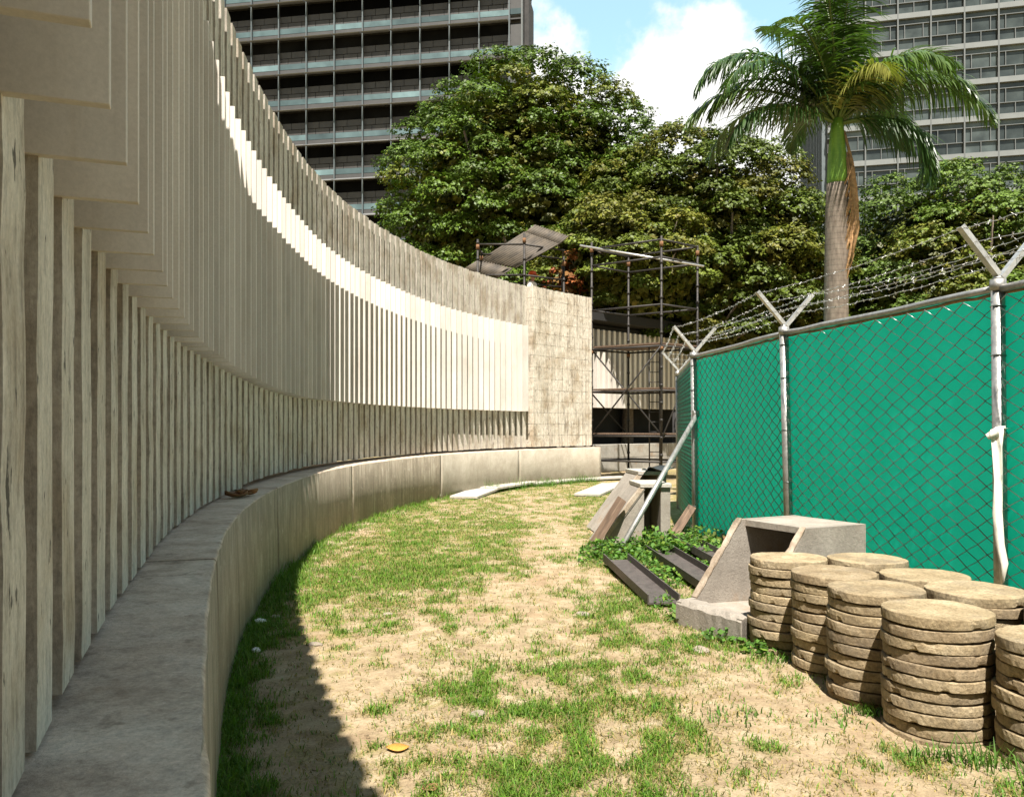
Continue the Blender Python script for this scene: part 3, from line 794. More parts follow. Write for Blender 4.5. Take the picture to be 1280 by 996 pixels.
# ------------------------------------------------------------------ scaffolds
def scaffold(name, label, posts, zt, levels, edges, decks, braces, jack=True):
    c = sum((Vector(p) for p in posts), Vector()) / len(posts); c.z = 0
    e = empty(name, c, 0, label, 'scaffold')
    for pi, p in enumerate(posts):
        p = Vector(p) - c; zz = zt[pi] if isinstance(zt, list) else zt
        m = MB(); m.tube([p, p + Vector((0, 0, zz))], .034, 8)
        po = m.build('pole', M['steel'], e)
        z = .25
        while z < zz:
            m = MB(); m.tube([p + Vector((0, 0, z - .035)), p + Vector((0, 0, z + .035))], .047, 8); z += .5
            m.build('coupler', M['steel'], e)
        m = MB(); m.tube([p + Vector((0, 0, zz - .3)), p + Vector((0, 0, zz - .16))], .055, 8); m.build('top_clamp', M['rust'], e)
        m = MB(); m.tube([p + Vector((0, 0, 3.75)), p + Vector((0, 0, 3.85))], .055, 8); m.build('deck_clamp', M['rust'], e)
        m = MB(); m.box(p + Vector((0, 0, .012)), (.16, .16, .024)); m.build('base_plate', M['steel'], e)
    for z in levels:
        for (i, j) in edges:
            a = Vector(posts[i]) - c + Vector((0, 0, z)); b_ = Vector(posts[j]) - c + Vector((0, 0, z))
            m = MB(); m.tube([a, b_], .03, 7); m.build('ledger', M['steel'], e)
    for (quad, z) in decks:
        pts = [Vector(posts[k]) - c + Vector((0, 0, z)) for k in quad]
        m = MB()
        nb = 5
        for k in range(nb):
            u0, u1 = (k + .06) / nb, (k + .94) / nb
            A = pts[0].lerp(pts[3], u0); B = pts[1].lerp(pts[2], u0); C_ = pts[1].lerp(pts[2], u1); D_ = pts[0].lerp(pts[3], u1)
            up = Vector((0, 0, .045)); m.add([A, B, C_, D_, A + up, B + up, C_ + up, D_ + up], [(3, 2, 1, 0), (4, 5, 6, 7), (0, 1, 5, 4), (1, 2, 6, 5), (2, 3, 7, 6), (3, 0, 4, 7)])
        m.build('deck', M['wood'], e)
    for (i, z0, j, z1) in braces:
        a = Vector(posts[i]) - c + Vector((0, 0, z0)); b_ = Vector(posts[j]) - c + Vector((0, 0, z1))
        n_ = (b_ - a).cross(Vector((0, 0, 1))).normalized() * -.05
        m = MB(); m.tube([a + n_, b_ + n_], .024, 7); m.build('brace', M['steel'], e)
    return e
A_, B_, C_, D_ = (2.40, 25.3, 0), (4.26, 23.95, 0), (5.52, 25.0, 0), (3.66, 26.4, 0)
sc1 = scaffold('scaffold_tower', 'open steel scaffold tower standing past the end of the curved wall', [A_, B_, C_, D_], [7.1, 7.0, 6.95, 6.9], [.55, 1.28, 2.6, 3.87, 5.05, 6.4, 6.9], [(0, 1), (1, 2), (2, 3), (3, 0)],
    [((0, 1, 2, 3), 3.93), ((0, 1, 2, 3), 2.65), ((0, 1, 2, 3), 1.33)], [(0, 3.85, 1, 1.3), (1, 3.85, 0, 1.3), (2, 3.85, 1, 1.3), (0, 2.6, 3, 1.3)])
m = MB(); m.tube([at(725, 307, 25.25), at(880, 333, 24.4)], .032, 10)
tag(m.build('loose_pipe', M['bluesteel']), 'bright steel pipe lashed slantwise across the top of the scaffold tower', 'pipe')
# ladder
lad = empty('ladder', (4.15, 24.45, 0), 0, 'narrow steel ladder standing inside the scaffold tower', 'ladder')
for dx in (-.15, .15):
    m = MB(); m.tube([(dx, 0, 0), (dx, .05, 3.95)], .02, 7); m.build('rail', M['steel'], lad)
for k in range(13):
    m = MB(); m.tube([(-.15, .004 * k, .25 + .29 * k), (.15, .004 * k, .25 + .29 * k)], .013, 6); m.build('rung', M['steel'], lad)
P2 = [(-1.06, 26.0, 0), (.38, 26.0, 0), (1.66, 26.9, 0), (-1.0, 27.5, 0), (.42, 27.5, 0), (1.7, 28.3, 0)]
sc2 = scaffold('roofed_scaffold', 'steel scaffold behind the curved wall carrying a corrugated roof', P2, [7.35, 7.55, 7.0, 7.3, 7.5, 7.0], [2.2, 4.6, 6.25, 7.2], [(0, 1), (1, 2), (3, 4), (4, 5), (0, 3), (1, 4), (2, 5)],
    [((0, 1, 4, 3), 4.64), ((1, 2, 5, 4), 4.64)], [(0, 2.2, 1, 4.6)])
def sheet(c4, label, waves=14):
    a, b_, c_, d_ = [Vector(p) for p in c4]      # a-b along the ridges, a-d across them
    nu = waves * 6; V = []; n_ = (b_ - a).cross(d_ - a).normalized()
    for k in range(nu + 1):
        v = k / nu; off = n_ * .032 * math.sin(v * waves * 2 * math.pi)
        for u in (0, .5, 1): V.append(tuple((a.lerp(b_, u)).lerp(d_.lerp(c_, u), v) + off))
    fs = [(k * 3 + q, k * 3 + 1 + q, k * 3 + 4 + q, k * 3 + 3 + q) for k in range(nu) for q in range(2)]
    o = link('roof_sheet', np_mesh('roof_sheet', V, fs, M['corr'], None, True))
    sol = o.modifiers.new('Solidify', 'SOLIDIFY'); sol.thickness = .004
    return tag(o, label, 'roof sheet', 'corrugated sheets on the scaffold')
sheet((at(597, 326, 27.6), at(655, 290, 27.6), at(699, 305, 26.2), at(646, 335, 26.2)), 'largest corrugated sheet in the middle of the scaffold roof')
sheet((at(654, 292, 27.7), at(668, 281, 27.7), at(711, 295.5, 26.3), at(698, 307, 26.3)), 'small corrugated sheet at the upper right end of the scaffold roof')
sheet((at(578, 337, 27.7), at(598, 324.5, 27.7), at(641, 336, 26.3), at(624, 347, 26.3)), 'corrugated sheet at the lower left end of the scaffold roof')

# ------------------------------------------------------------------ worker on the scaffold
def skin_mesh(name, verts, edges, rad, mat, sub=2):
    me = bpy.data.meshes.new(name); me.from_pydata(verts, edges, []); o = bpy.data.objects.new(name + '_tmp', me); COL.objects.link(o)
    sk = o.modifiers.new('Skin', 'SKIN'); sk.use_smooth_shade = True
    lay = me.skin_vertices[0] if len(me.skin_vertices) else None
    if lay is None:
        bm = bmesh.new(); bm.from_mesh(me); bm.verts.layers.skin.verify(); bm.to_mesh(me); bm.free(); lay = me.skin_vertices[0]
    for i, r in enumerate(rad): lay.data[i].radius = (r, r) if not isinstance(r, tuple) else r
    lay.data[0].use_root = True
    ss = o.modifiers.new('Sub', 'SUBSURF'); ss.levels = sub; ss.render_levels = sub
    dg = bpy.context.evaluated_depsgraph_get(); ev = o.evaluated_get(dg)
    out = bpy.data.meshes.new_from_object(ev); out.name = name
    out.materials.clear(); out.materials.append(mat)
    out.polygons.foreach_set('use_smooth', np.ones(len(out.polygons), dtype=bool))
    bpy.data.objects.remove(o); bpy.data.meshes.remove(me)
    return out
def person(loc, rz):
    e = empty('person', loc, rz, 'person in an orange helmet and white shirt working behind the wall top', 'person')
    V = []; E = []; Rd = []
    def v(x, y, z, r, p=None):
        V.append((x, y, z)); Rd.append(r)
        if p is not None: E.append((p, len(V) - 1))
        return len(V) - 1
    pel = v(0, 0, .95, .13); wst = v(0, .01, 1.12, .125, pel); ch = v(0, 0, 1.32, .145, wst); nk0 = v(0, 0, 1.45, .075, ch); nk = v(0, -.01, 1.50, .055, nk0)
    jaw = v(0, -.03, 1.565, .065, nk); hd = v(0, -.02, 1.64, .088, jaw); tp = v(0, -.005, 1.70, .078, hd)
    v(0, -.125, 1.625, .012, hd)                       # nose
    for sx in (-1, 1):
        v(sx * .098, -.005, 1.625, .014, hd)            # ear
        sh = v(sx * .17, 0, 1.41, .062, ch); el = v(sx * .25, -.02, 1.15, .042, sh); wr = v(sx * .22, -.20, 1.02, .028, el)
        pm = v(sx * .205, -.27, 1.005, .034, wr)
        for k in range(4):
            a = v(sx * (.185 + .016 * k), -.33, 1.0 + .004 * k, .009, pm); b_ = v(sx * (.185 + .016 * k), -.355 - .006 * (k % 3), .975, .008, a)
        th = v(sx * .17, -.29, .99, .010, pm); v(sx * .155, -.315, .975, .008, th)
        hp = v(sx * .10, 0, .88, .095, pel); kn = v(sx * .11, -.02, .49, .06, hp); an = v(sx * .11, .02, .09, .04, kn); v(sx * .115, -.13, .045, .036, an)
    body = link('body', skin_mesh('body', V, E, Rd, M['skin']), e)
    # shirt, trousers
    V2 = []; E2 = []; R2 = []
    def w_(x, y, z, r, p=None):
        V2.append((x, y, z)); R2.append(r)
        if p is not None: E2.append((p, len(V2) - 1))
        return len(V2) - 1
    a = w_(0, .01, .93, .15); b_ = w_(0, .01, 1.12, .145, a); c = w_(0, 0, 1.32, .165, b_); w_(0, 0, 1.45, .085, c)
    for sx in (-1, 1):
        s_ = w_(sx * .18, 0, 1.41, .08, c); w_(sx * .235, -.015, 1.2, .06, s_)
    link('shirt', skin_mesh('shirt', V2, E2, R2, M['shirt']), e)
    V2.clear(); E2.clear(); R2.clear()
    a = w_(0, 0, .94, .148)
    for sx in (-1, 1):
        h_ = w_(sx * .105, 0, .86, .112, a); k = w_(sx * .11, -.02, .49, .078, h_); w_(sx * .11, .02, .12, .062, k)
    link('trousers', skin_mesh('trousers', V2, E2, R2, M['trouser']), e)
    m = MB()
    for sx in (-1, 1): m.tube([(sx * .115, .07, .04), (sx * .115, -.05, .045), (sx * .115, -.17, .03)], [.05, .052, .035], 10)
    m.build('shoe', M['hair'], e)
    # helmet: dome, brim
    m = MB(); n = 20; prof = [(.155, 1.675), (.125, 1.685), (.122, 1.72), (.112, 1.765), (.085, 1.80), (.045, 1.82), (.0, 1.825)]
    V3 = []; fs = []
    for j, (r, z) in enumerate(prof):
        for k in range(n):
            q = 2 * math.pi * k / n; rr = r * (1.25 if (j == 0 and math.sin(q) < -.5) else 1)
            V3.append((rr * math.cos(q), rr * 1.12 * math.sin(q) - .01, z))
    for j in range(len(prof) - 1):
        for k in range(n): fs.append((j * n + k, j * n + (k + 1) % n, (j + 1) * n + (k + 1) % n, (j + 1) * n + k))
    m.add(V3, fs, True); m.build('helmet', M['helmet'], e)
    m = MB()
    for sx in (-1, 1): m.box((sx * .032, -.103, 1.645), (.022, .01, .01), None, .002)
    m.build('eye', M['hair'], e)
    m = MB(); m.box((0, -.098, 1.575), (.045, .012, .008), None, .002); m.build('mouth', M['trouser'], e)
    return e
pw = person((.64, 26.75, 4.70), R(60)); 

# ------------------------------------------------------------------ trees
def leaf_quads(P, Nn, size, asp=.55):
    """rhombus leaves at P facing roughly along Nn"""
    n = len(P); a = rng.normal(size=(n, 3)); Nn = Nn / (np.linalg.norm(Nn, axis=1, keepdims=True) + 1e-9)
    t_ = np.cross(Nn, a); t_ /= (np.linalg.norm(t_, axis=1, keepdims=True) + 1e-9); b_ = np.cross(Nn, t_)
    s_ = size[:, None]
    V = np.stack([P - t_ * s_, P - b_ * s_ * asp + Nn * s_ * .12, P + t_ * s_, P + b_ * s_ * asp + Nn * s_ * .12], 1).reshape(-1, 3)
    return V, np.arange(4 * n).reshape(n, 4)
def crown(cx, rad, n_lobe, lobe_r, n_leaf, leaf, tint, seed, low=-.55, yellow=.15, tip=.55):
    r_ = np.random.default_rng(seed); C_ = []; RR = []
    cx = np.array(cx); rad = np.array(rad); tries = 0
    while len(C_) < n_lobe and tries < 30000:
        tries += 1
        d = r_.normal(size=3); d /= np.linalg.norm(d)
        if d[2] < low: continue
        k = r_.uniform(.80, .92) if r_.random() < .85 else r_.uniform(.5, .75)
        p = d * rad * k; r = r_.uniform(*lobe_r)
        if all(np.linalg.norm((p - q) * np.array([1, 1, 1.5])) > .70 * (r + s_) for q, s_ in zip(C_, RR)):
            C_.append(p); RR.append(r)
    C_ = np.array(C_); RR = np.array(RR); n_l = len(C_)
    # leaves gather in little rosettes over the cap of each lobe
    K = 7; ns = n_leaf // K; n_in = ns // 3; no = ns - n_in
    w_ = RR ** 2; w_ /= w_.sum()
    li = r_.choice(n_l, no, p=w_)
    d = r_.normal(size=(no, 3)); out = C_[li] / rad; out /= np.linalg.norm(out, axis=1, keepdims=True)
    d = d / np.linalg.norm(d, axis=1, keepdims=True) + out * .4 + np.array([0, 0, .55]); d[:, 2] = np.where(d[:, 2] < -.1, -d[:, 2] * .6, d[:, 2]); d /= np.linalg.norm(d, axis=1, keepdims=True)
    bump_ = 1 + .16 * np.sin(d[:, 0] * 7 + li) * np.sin(d[:, 1] * 6 + 2 * li) + .10 * np.sin(d[:, 2] * 11 + 3 * li)
    sc_ = C_[li] + d * np.array([1, 1, .76]) * (RR[li] * bump_ * r_.uniform(.84, 1.04, no))[:, None]
    # leaves deep inside, crown shade put into their darker tint
    di = r_.normal(size=(n_in, 3)); di /= np.linalg.norm(di, axis=1, keepdims=True)
    pin = di * rad * r_.uniform(.45, .80, n_in)[:, None]
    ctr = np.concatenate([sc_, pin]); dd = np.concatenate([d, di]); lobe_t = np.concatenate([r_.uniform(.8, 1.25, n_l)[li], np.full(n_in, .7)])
    lobe_y = np.concatenate([r_.random(n_l)[li], np.zeros(n_in)])
    P = np.repeat(ctr, K, 0) + r_.normal(size=(ns * K, 3)) * leaf * np.array([.85, .85, .45])
    D = np.repeat(dd, K, 0); N_ = D * .75 + r_.normal(size=P.shape) * .38 + np.array([0, -.12, .6])
    big = np.concatenate([np.ones(no), np.full(n_in, 2.2)])
    sz = leaf * r_.uniform(.6, 1.15, len(P)) * np.repeat(big, K)
    V, Q = leaf_quads(P + cx, N_, sz, .64)
    tint = np.array(tint); sv = np.repeat(r_.uniform(.7, 1.25, ns), K) * r_.uniform(.8, 1.2, len(P))
    yel = np.repeat(((lobe_y < yellow) * .55 + (r_.random(ns) < .06) * .4) * r_.uniform(.3, 1, ns), K)
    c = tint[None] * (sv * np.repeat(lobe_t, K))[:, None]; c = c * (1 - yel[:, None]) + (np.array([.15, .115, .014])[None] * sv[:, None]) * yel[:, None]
    return V, Q, np.repeat(c, 4, 0), C_ + cx
def tree(name, label, base, cx, rad, n_lobe, lobe_r, n_leaf, leaf, tint, seed, trunk_r=.4, yellow=.15, low=-.6, group='trees behind the wall'):
    e = empty(name, base, 0, label, 'tree', group); bl = np.array(base)
    V, Q, c, lob = crown(np.array(cx) - bl, rad, n_lobe, lobe_r, n_leaf, leaf, tint, seed, low, yellow)
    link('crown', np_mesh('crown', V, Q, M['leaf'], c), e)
    m = MB(); cc = Vector(cx) - Vector(base); fork = Vector((cc.x * .5, cc.y * .5, max(cc.z - rad[2] * .75, cc.z * .35)))
    m.tube([(0, 0, -.2), (.05, 0, fork.z * .4), fork * .8 + Vector((0, 0, fork.z * .1)), fork], [trunk_r * 1.35, trunk_r, trunk_r * .85, trunk_r * .75], 12)
    rr = random.Random(seed)
    for q in rr.sample(range(len(lob)), min(22, len(lob))):
        t_ = Vector(lob[q]); mid = fork.lerp(t_, .5) + Vector((rr.uniform(-.5, .5), rr.uniform(-.5, .5), rr.uniform(.1, .8)))
        m.tube([fork - Vector((0, 0, .2)), fork.lerp(mid, .6), mid, t_], [trunk_r * .5, trunk_r * .32, trunk_r * .22, trunk_r * .08], 7)
    m.build('trunk', M['bark'], e)
    return e
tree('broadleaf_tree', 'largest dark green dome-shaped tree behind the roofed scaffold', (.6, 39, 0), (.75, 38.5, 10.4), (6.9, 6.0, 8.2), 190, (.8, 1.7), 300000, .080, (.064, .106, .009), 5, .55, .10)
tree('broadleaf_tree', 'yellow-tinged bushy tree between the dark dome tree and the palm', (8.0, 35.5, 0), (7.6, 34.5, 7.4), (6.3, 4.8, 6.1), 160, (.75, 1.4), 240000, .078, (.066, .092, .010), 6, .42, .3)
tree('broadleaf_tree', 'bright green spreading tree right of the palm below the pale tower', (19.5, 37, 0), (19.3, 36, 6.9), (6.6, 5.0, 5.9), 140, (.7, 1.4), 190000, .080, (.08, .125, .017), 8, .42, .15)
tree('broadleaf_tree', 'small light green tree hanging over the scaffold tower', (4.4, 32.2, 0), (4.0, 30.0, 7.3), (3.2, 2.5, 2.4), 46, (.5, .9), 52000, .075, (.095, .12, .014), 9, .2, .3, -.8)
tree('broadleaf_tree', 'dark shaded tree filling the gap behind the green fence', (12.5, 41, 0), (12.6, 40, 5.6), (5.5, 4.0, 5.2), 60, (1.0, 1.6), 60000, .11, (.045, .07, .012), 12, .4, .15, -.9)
tree('rust_leaved_shrub', 'shrub with dry rust-red leaves behind the wall top near the worker', (1.9, 29.5, 0), (1.95, 28.8, 6.6), (.6, .6, .8), 8, (.25, .42), 800, .08, (.22, .06, .018), 15, .06, .2, -.9, group='shrubs behind the wall')

# ------------------------------------------------------------------ royal palm
palm = empty('royal_palm', (6.0, 15.5, 0), 0, 'tall royal palm with green crownshaft and long arching fronds behind the green fence', 'palm tree')
m = MB(); zs = [0, 1, 2.5, 4, 5.0, 5.9, 6.05]; rs = [.30, .25, .225, .215, .21, .20, .185]
m.tube([(-.05 + .008 * z + .0 * z, 0, z) for z in np.linspace(-.1, 6.05, 26)], [float(np.interp(z, zs, rs)) * (1 + random.uniform(-.015, .015)) for z in np.linspace(-.1, 6.05, 26)], 18)
m.build('trunk', M['palmbark'], palm)
m = MB(); m.tube([(0, 0, 6.0), (0, 0, 6.15), (0, 0, 6.6), (0, 0, 7.0), (0, 0, 7.25)], [.165, .185, .165, .125, .10], 18, True); m.build('crownshaft', M['shaft'], palm)
def frond(az, el0, length, droop, tintv, seed, nl=80, start=7.15, hang=1.2, leaf=.74):
    r_ = np.random.default_rng(seed)
    ns = 26; pts = []; p = np.array([0, 0, start]); e = el0; ds = length / ns
    tv = []
    for k in range(ns + 1):
        d = np.array([math.cos(az) * math.cos(e), math.sin(az) * math.cos(e), math.sin(e)])
        pts.append(p.copy()); tv.append(d); p = p + d * ds
        u = k / ns; e -= droop / ns * (.35 + 1.6 * u)
    pts = np.array(pts); tv = np.array(tv)
    side = np.array([-math.sin(az), math.cos(az), 0.])
    V = []; Fq = []; Cc = []
    # rachis as a thin four-sided rod
    for k in range(ns + 1):
        rad = .035 * (1 - .85 * k / ns) + .004; upv = np.cross(side, tv[k])
        for (a, b_) in ((1, 0), (0, 1), (-1, 0), (0, -1)): V.append(pts[k] + side * rad * a - upv * rad * b_); Cc.append((.10, .14, .02))
    for k in range(ns):
        for j in range(4): Fq.append((4 * k + j, 4 * k + (j + 1) % 4, 4 * k + 4 + (j + 1) % 4, 4 * k + 4 + j))
    for k in range(nl):
        u = .14 + .86 * k / (nl - 1); f_ = u * ns; i = min(int(f_), ns - 1); w_ = f_ - i
        o = pts[i] * (1 - w_) + pts[i + 1] * w_; d = tv[i]; upv = np.cross(side, d); upv = upv if upv[2] > 0 else -upv
        L = leaf * (math.sin(math.pi * min(1, .16 + .86 * u)) ** .6 * .95 + .12) * r_.uniform(.85, 1.1)
        for sg in (-1, 1):
            dr = side * sg * (.8 + .2 * r_.random()) + d * (.55 + .3 * u) + upv * r_.uniform(-.25, .55); dr /= np.linalg.norm(dr)
            g = hang * r_.uniform(.55, 1.1); q = o.copy(); dirv = dr.copy(); n0 = len(V); wd_ = .0175 * r_.uniform(.8, 1.25)
            tn = np.array(tintv) * r_.uniform(.7, 1.3)
            for st in range(5):
                wv = np.cross(dirv, np.array([.3 * sg, .2, 1.0])); wv /= (np.linalg.norm(wv) + 1e-9)
                ww = wd_ * (.7, 1.0, .9, .6, .08)[st]
                V.append(q - wv * ww); V.append(q + wv * ww); Cc.append(tn); Cc.append(tn)
                dirv = dirv + np.array([0, 0, -.33 * g]); dirv /= np.linalg.norm(dirv); q = q + dirv * L / 4
            for st in range(4): Fq.append((n0 + 2 * st, n0 + 2 * st + 1, n0 + 2 * st + 3, n0 + 2 * st + 2))
    return np_mesh('frond', np.array(V), np.array(Fq), M['frond'], np.array(Cc))
G1, G2, GY_ = (.036, .072, .014), (.064, .105, .02), (.22, .215, .05)
FR = [(183, 62, 3.6, 2.35, G1), (176, 38, 3.3, 1.75, G2), (196, 20, 2.7, 1.6, G1), (170, 55, 3.0, 2.2, G2), (205, 48, 3.3, 2.1, G1),
      (2, 40, 3.5, 1.75, G2), (-6, 10, 2.5, 2.1, G1), (8, 62, 3.2, 1.6, G2), (350, 50, 2.9, 1.9, G2), (-28, 8, 2.3, 2.2, G1),
      (60, 75, 3.4, 1.0, G1), (120, 78, 3.4, 1.1, G1), (240, 80, 3.2, 1.2, G1), (-75, 62, 1.9, 2.2, GY_), (-48, 58, 2.6, 2.2, G2),
      (90, 50, 3.2, 1.9, G1), (140, 40, 3.2, 2.0, G1), (40, 45, 3.2, 1.9, G1), (265, 82, 3.4, .9, G2), (225, 66, 3.0, 1.8, G2), (100, 88, 3.3, .5, G1), (150, 66, 3.4, 1.7, G1)]
for k, (az, el, L, dr, tv_) in enumerate(FR):
    o = link('frond', frond(R(az), R(el), L, dr, tv_, 100 + k), palm)
    if tv_ is GY_: o['label'] = 'yellowing frond'
# dead boot and frond hanging on the trunk
m = MB()
for k in range(26):
    x0 = .17 + random.uniform(-.05, .08); z0 = random.uniform(5.3, 6.6); L = random.uniform(.8, 1.9)
    m.tube([(x0, -.12 + random.uniform(-.06, .06), z0), (x0 + random.uniform(0, .1), -.16, z0 - L * .4), (x0 + random.uniform(-.16, .06) - .10 * L, -.17 + random.uniform(-.05, .05), z0 - L)], [.012, .022, .004], 5)
m.tube([(.10, -.08, 7.0), (.22, -.13, 6.4), (.24, -.16, 5.9), (.30, -.16, 5.2), (.16, -.2, 4.5)], [.02, .035, .07, .05, .01], 8)
m.build('dead_frond', M['dead'], palm)

# ------------------------------------------------------------------ towers
def facade_frame(o, du):
    du = Vector(du).normalized(); n_ = Vector((du.y, -du.x, 0))     # outward, towards the camera
    return du, n_
def left_tower():
    # corner at the right end; bays run to the left
    du = Vector((-3.146, .55, 0)); bay = du.length; du.normalize(); n_ = Vector((-du.y, du.x, 0));  n_ = n_ if n_.y < 0 else -n_
    e = empty('office_tower', (1.05, 87.2, 0), 0, 'dark office tower with pale sunshades and teal glass bands, upper left', 'building')
    rot = Matrix((du, -n_, Vector((0, 0, 1)))).transposed()
    fl = 3.9; zA = 43.45; z_lo = zA - 6 * fl; nfl = 9; NBAY = 13; x0 = .0; cx0 = 1.33
    top = z_lo + nfl * fl
    def lp(u, out, z): return du * u + n_ * out + Vector((0, 0, z))
    Ltot = cx0 + NBAY * bay
    b = MB(); b.box(lp(Ltot / 2, -3.6, (top + 6) / 2), (Ltot, 6, top + 6), rot); b.build('core', M['darkwall'], e)
    for k in range(nfl):
        zb = z_lo + k * fl          # zb is the underside of this storey's sunshade row
        # below the shade: recess band painted black as the sunshade's shadow, two granite courses, teal glass, brown strip (top to bottom of the module below zb)
        b = MB(); b.box(lp(Ltot / 2, -.3, zb - .55), (Ltot, .2, 1.1), rot); b.build('recess_shade', M['shadeglass'], e)
        for (zc, hh, sh) in ((zb - 1.46, .70, 0), (zb - 2.14, .62, .5)):
            b = MB(); nn = int(Ltot / (bay / 2)) + 1
            for q in range(nn):
                u0 = q * bay / 2 + sh * bay / 4; 
                if u0 + bay / 2 > Ltot: continue
                b.box(lp(u0 + bay / 4, -.22, zc), (bay / 2 - .05, .12, hh - .045), rot)
            b.build('granite_course', M['granite'], e)
        b = MB(); b.box(lp(Ltot / 2, -.2, zb - 3.28), (Ltot - .1, .2, .44), rot); b.build('brown_course', M['brownpan'], e)
        for q in range(NBAY):
            u0 = cx0 + q * bay
            b = MB(); b.box(lp(u0 + bay / 2, -.13, zb - 2.76), (bay - .1, .1, .58), rot); b.build('window', M['teal'], e)
            s_ = MB(); hw = bay / 2 - .07
            poly = [(-.1, .16), (.95, -.12), (1.0, -.05), (-.1, .40)]
            s_.prism(poly, du * (2 * hw), lp(u0 + bay / 2 - hw, 0, zb), n_, Vector((0, 0, 1))); s_.build('sunshade', M['shade'], e)
        b = MB(); b.box(lp(cx0 / 2, -.06, zb - 1.7), (cx0 - .2, .1, 3.0), rot); b.build('corner_panel', M['brownpan'], e)
        b = MB(); b.box(lp(cx0 / 2, .02, zb - 2.76), (cx0 - .2, .1, .58), rot); b.build('corner_window', M['teal'], e)
    for q in range(NBAY + 1):
        b = MB(); b.box(lp(cx0 + q * bay, .12, (z_lo - 8 + top) / 2), (.11, .26, top - z_lo + 8), rot); b.build('mullion', M['mull'], e)
    b = MB(); b.box(lp(0, .05, (z_lo + top) / 2), (.16, .3, top - z_lo + 8), rot); b.build('corner_mullion', M['frame'], e)
    for k in range(4):
        b = MB(); b.prism([(0, 0), (.45, 1.2), (.45, 7.2), (.35, 7.6), (0, 7.6)], -n_ * 3.5, lp(-.02, -1.5, z_lo + 4 + 7.8 * k), -du, Vector((0, 0, 1))); b.build('side_fin', M['darkwall'], e)
    return e
left_tower()
def right_tower():
    dv = Vector((3.18, -.80, 0)); bay = dv.length; du = dv.normalized(); n_ = Vector((du.y, -du.x, 0)); n_ = n_ if n_.y < 0 else -n_
    org = Vector((34.9, 92.9, 0))
    e = empty('glass_tower', org, 0, 'pale grey glass tower with white floor bands, upper right behind the palm', 'building')
    rot = Matrix((du, -n_, Vector((0, 0, 1)))).transposed()
    fl = 3.9; nfl = 8; z0 = 34.0 - fl * 3 - .15; NB_ = 8; Ltot = NB_ * bay + 3
    def lp(u, out, z): return du * u + n_ * out + Vector((0, 0, z))
    top = z0 + nfl * fl
    b = MB(); b.box(lp(Ltot / 2, -15.3, top / 2), (Ltot, 30, top), rot); b.build('core', M['darkwall'], e)
    for k in range(nfl):
        zb = z0 + k * fl
        b = MB(); b.box(lp(Ltot / 2, -.05, zb + .28), (Ltot, .5, .56), rot); b.build('floor_band', M['whiteband'], e)
        b = MB(); b.box(lp(Ltot / 2, -.2, zb + .56 + .04), (Ltot, .3, .09), rot); b.box(lp(Ltot / 2, -.2, zb + 1.80), (Ltot, .3, .07), rot); b.box(lp(Ltot / 2, -.2, zb + 3.32), (Ltot, .3, .07), rot)
        for q in range(NB_ + 1):
            u0 = q * bay + .6
            b.box(lp(u0 + bay / 2, -.2, zb + 1.2), (.07, .29, 1.13), rot)
            for fr in (.22, .78): b.box(lp(u0 + bay * fr, -.2, zb + 2.56), (.07, .29, 1.45), rot)
        b.build('window_frame', M['frame'], e)
        for q in range(NB_):
            u0 = q * bay + .6
            w_ = MB()
            for (a0, a1, zz0, zz1) in ((.02, .49, .66, 1.76), (.51, .98, .66, 1.76), (.02, .21, 1.84, 3.28), (.23, .77, 1.84, 3.28), (.79, .98, 1.84, 3.28)):
                tl = random.uniform(-.02, .02)
                w_.box(lp(u0 + bay * (a0 + a1) / 2, -.28 + tl * .5, zb + (zz0 + zz1) / 2), (bay * (a1 - a0), .05, zz1 - zz0), rot)
            w_.build('window', M['greyglass'], e)
        b = MB(); b.box(lp(Ltot / 2, -.22, zb + 3.62), (Ltot, .18, .52), rot); b.build('spandrel', M['greyglass'], e)
    for q in range(NB_ + 1):
        b = MB(); b.box(lp(q * bay + .6, .12, top / 2), (.14, .2, top), rot); b.build('mullion', M['frame'], e)
    b = MB()
    for q in range(16): b.box(lp(-.25, -1 - q * 1.8, top / 2), (.5, .18, top), rot)
    b.build('side_fin', M['mull'], e)
    return e
right_tower()
# long low building added behind the trunks to block horizon glow
lb = empty('backdrop_building', (14, 50, 0), 0, 'low dark building added behind the trees to block horizon glow', 'building')
b = MB(); b.box((0, 0, 3.2), (70, 6, 6.4)); b.build('wall', M['darkwall'], lb)
b = MB(); b.box((0, -.3, 6.55), (71, 7, .3)); b.build('roof', M['block'], lb)
for k in range(12):
    b = MB(); b.box((-30 + 5 * k, -3.03, 3.2), (2.2, .1, 1.4)); b.build('window', M['shadeglass'], lb)

# ------------------------------------------------------------------ grass
def blades(P, L, lean, az, width, tint):
    n = len(P); d = np.stack([np.cos(az), np.sin(az), np.zeros(n)], 1); sd = np.stack([-np.sin(az), np.cos(az), np.zeros(n)], 1)
    V = np.empty((n, 6, 3)); w_ = width[:, None]
    up = np.array([0, 0, 1.])
    m1 = P + up * (L * .55)[:, None] * np.cos(lean * .5)[:, None] + d * (L * .55 * np.sin(lean * .5))[:, None]
    tp = m1 + up * (L * .5 * np.cos(lean * 1.5))[:, None] + d * (L * .5 * np.sin(lean * 1.5))[:, None]
    V[:, 0] = P - sd * w_; V[:, 1] = P + sd * w_; V[:, 2] = m1 + sd * w_ * .8; V[:, 3] = m1 - sd * w_ * .8; V[:, 4] = tp + sd * w_ * .12; V[:, 5] = tp - sd * w_ * .12
    i = np.arange(n)[:, None] * 6
    Q = np.concatenate([i + np.array([[0, 1, 2, 3]]), i + np.array([[3, 2, 4, 5]])], 0)
    return V.reshape(-1, 3), Q, np.repeat(tint, 6, 0)
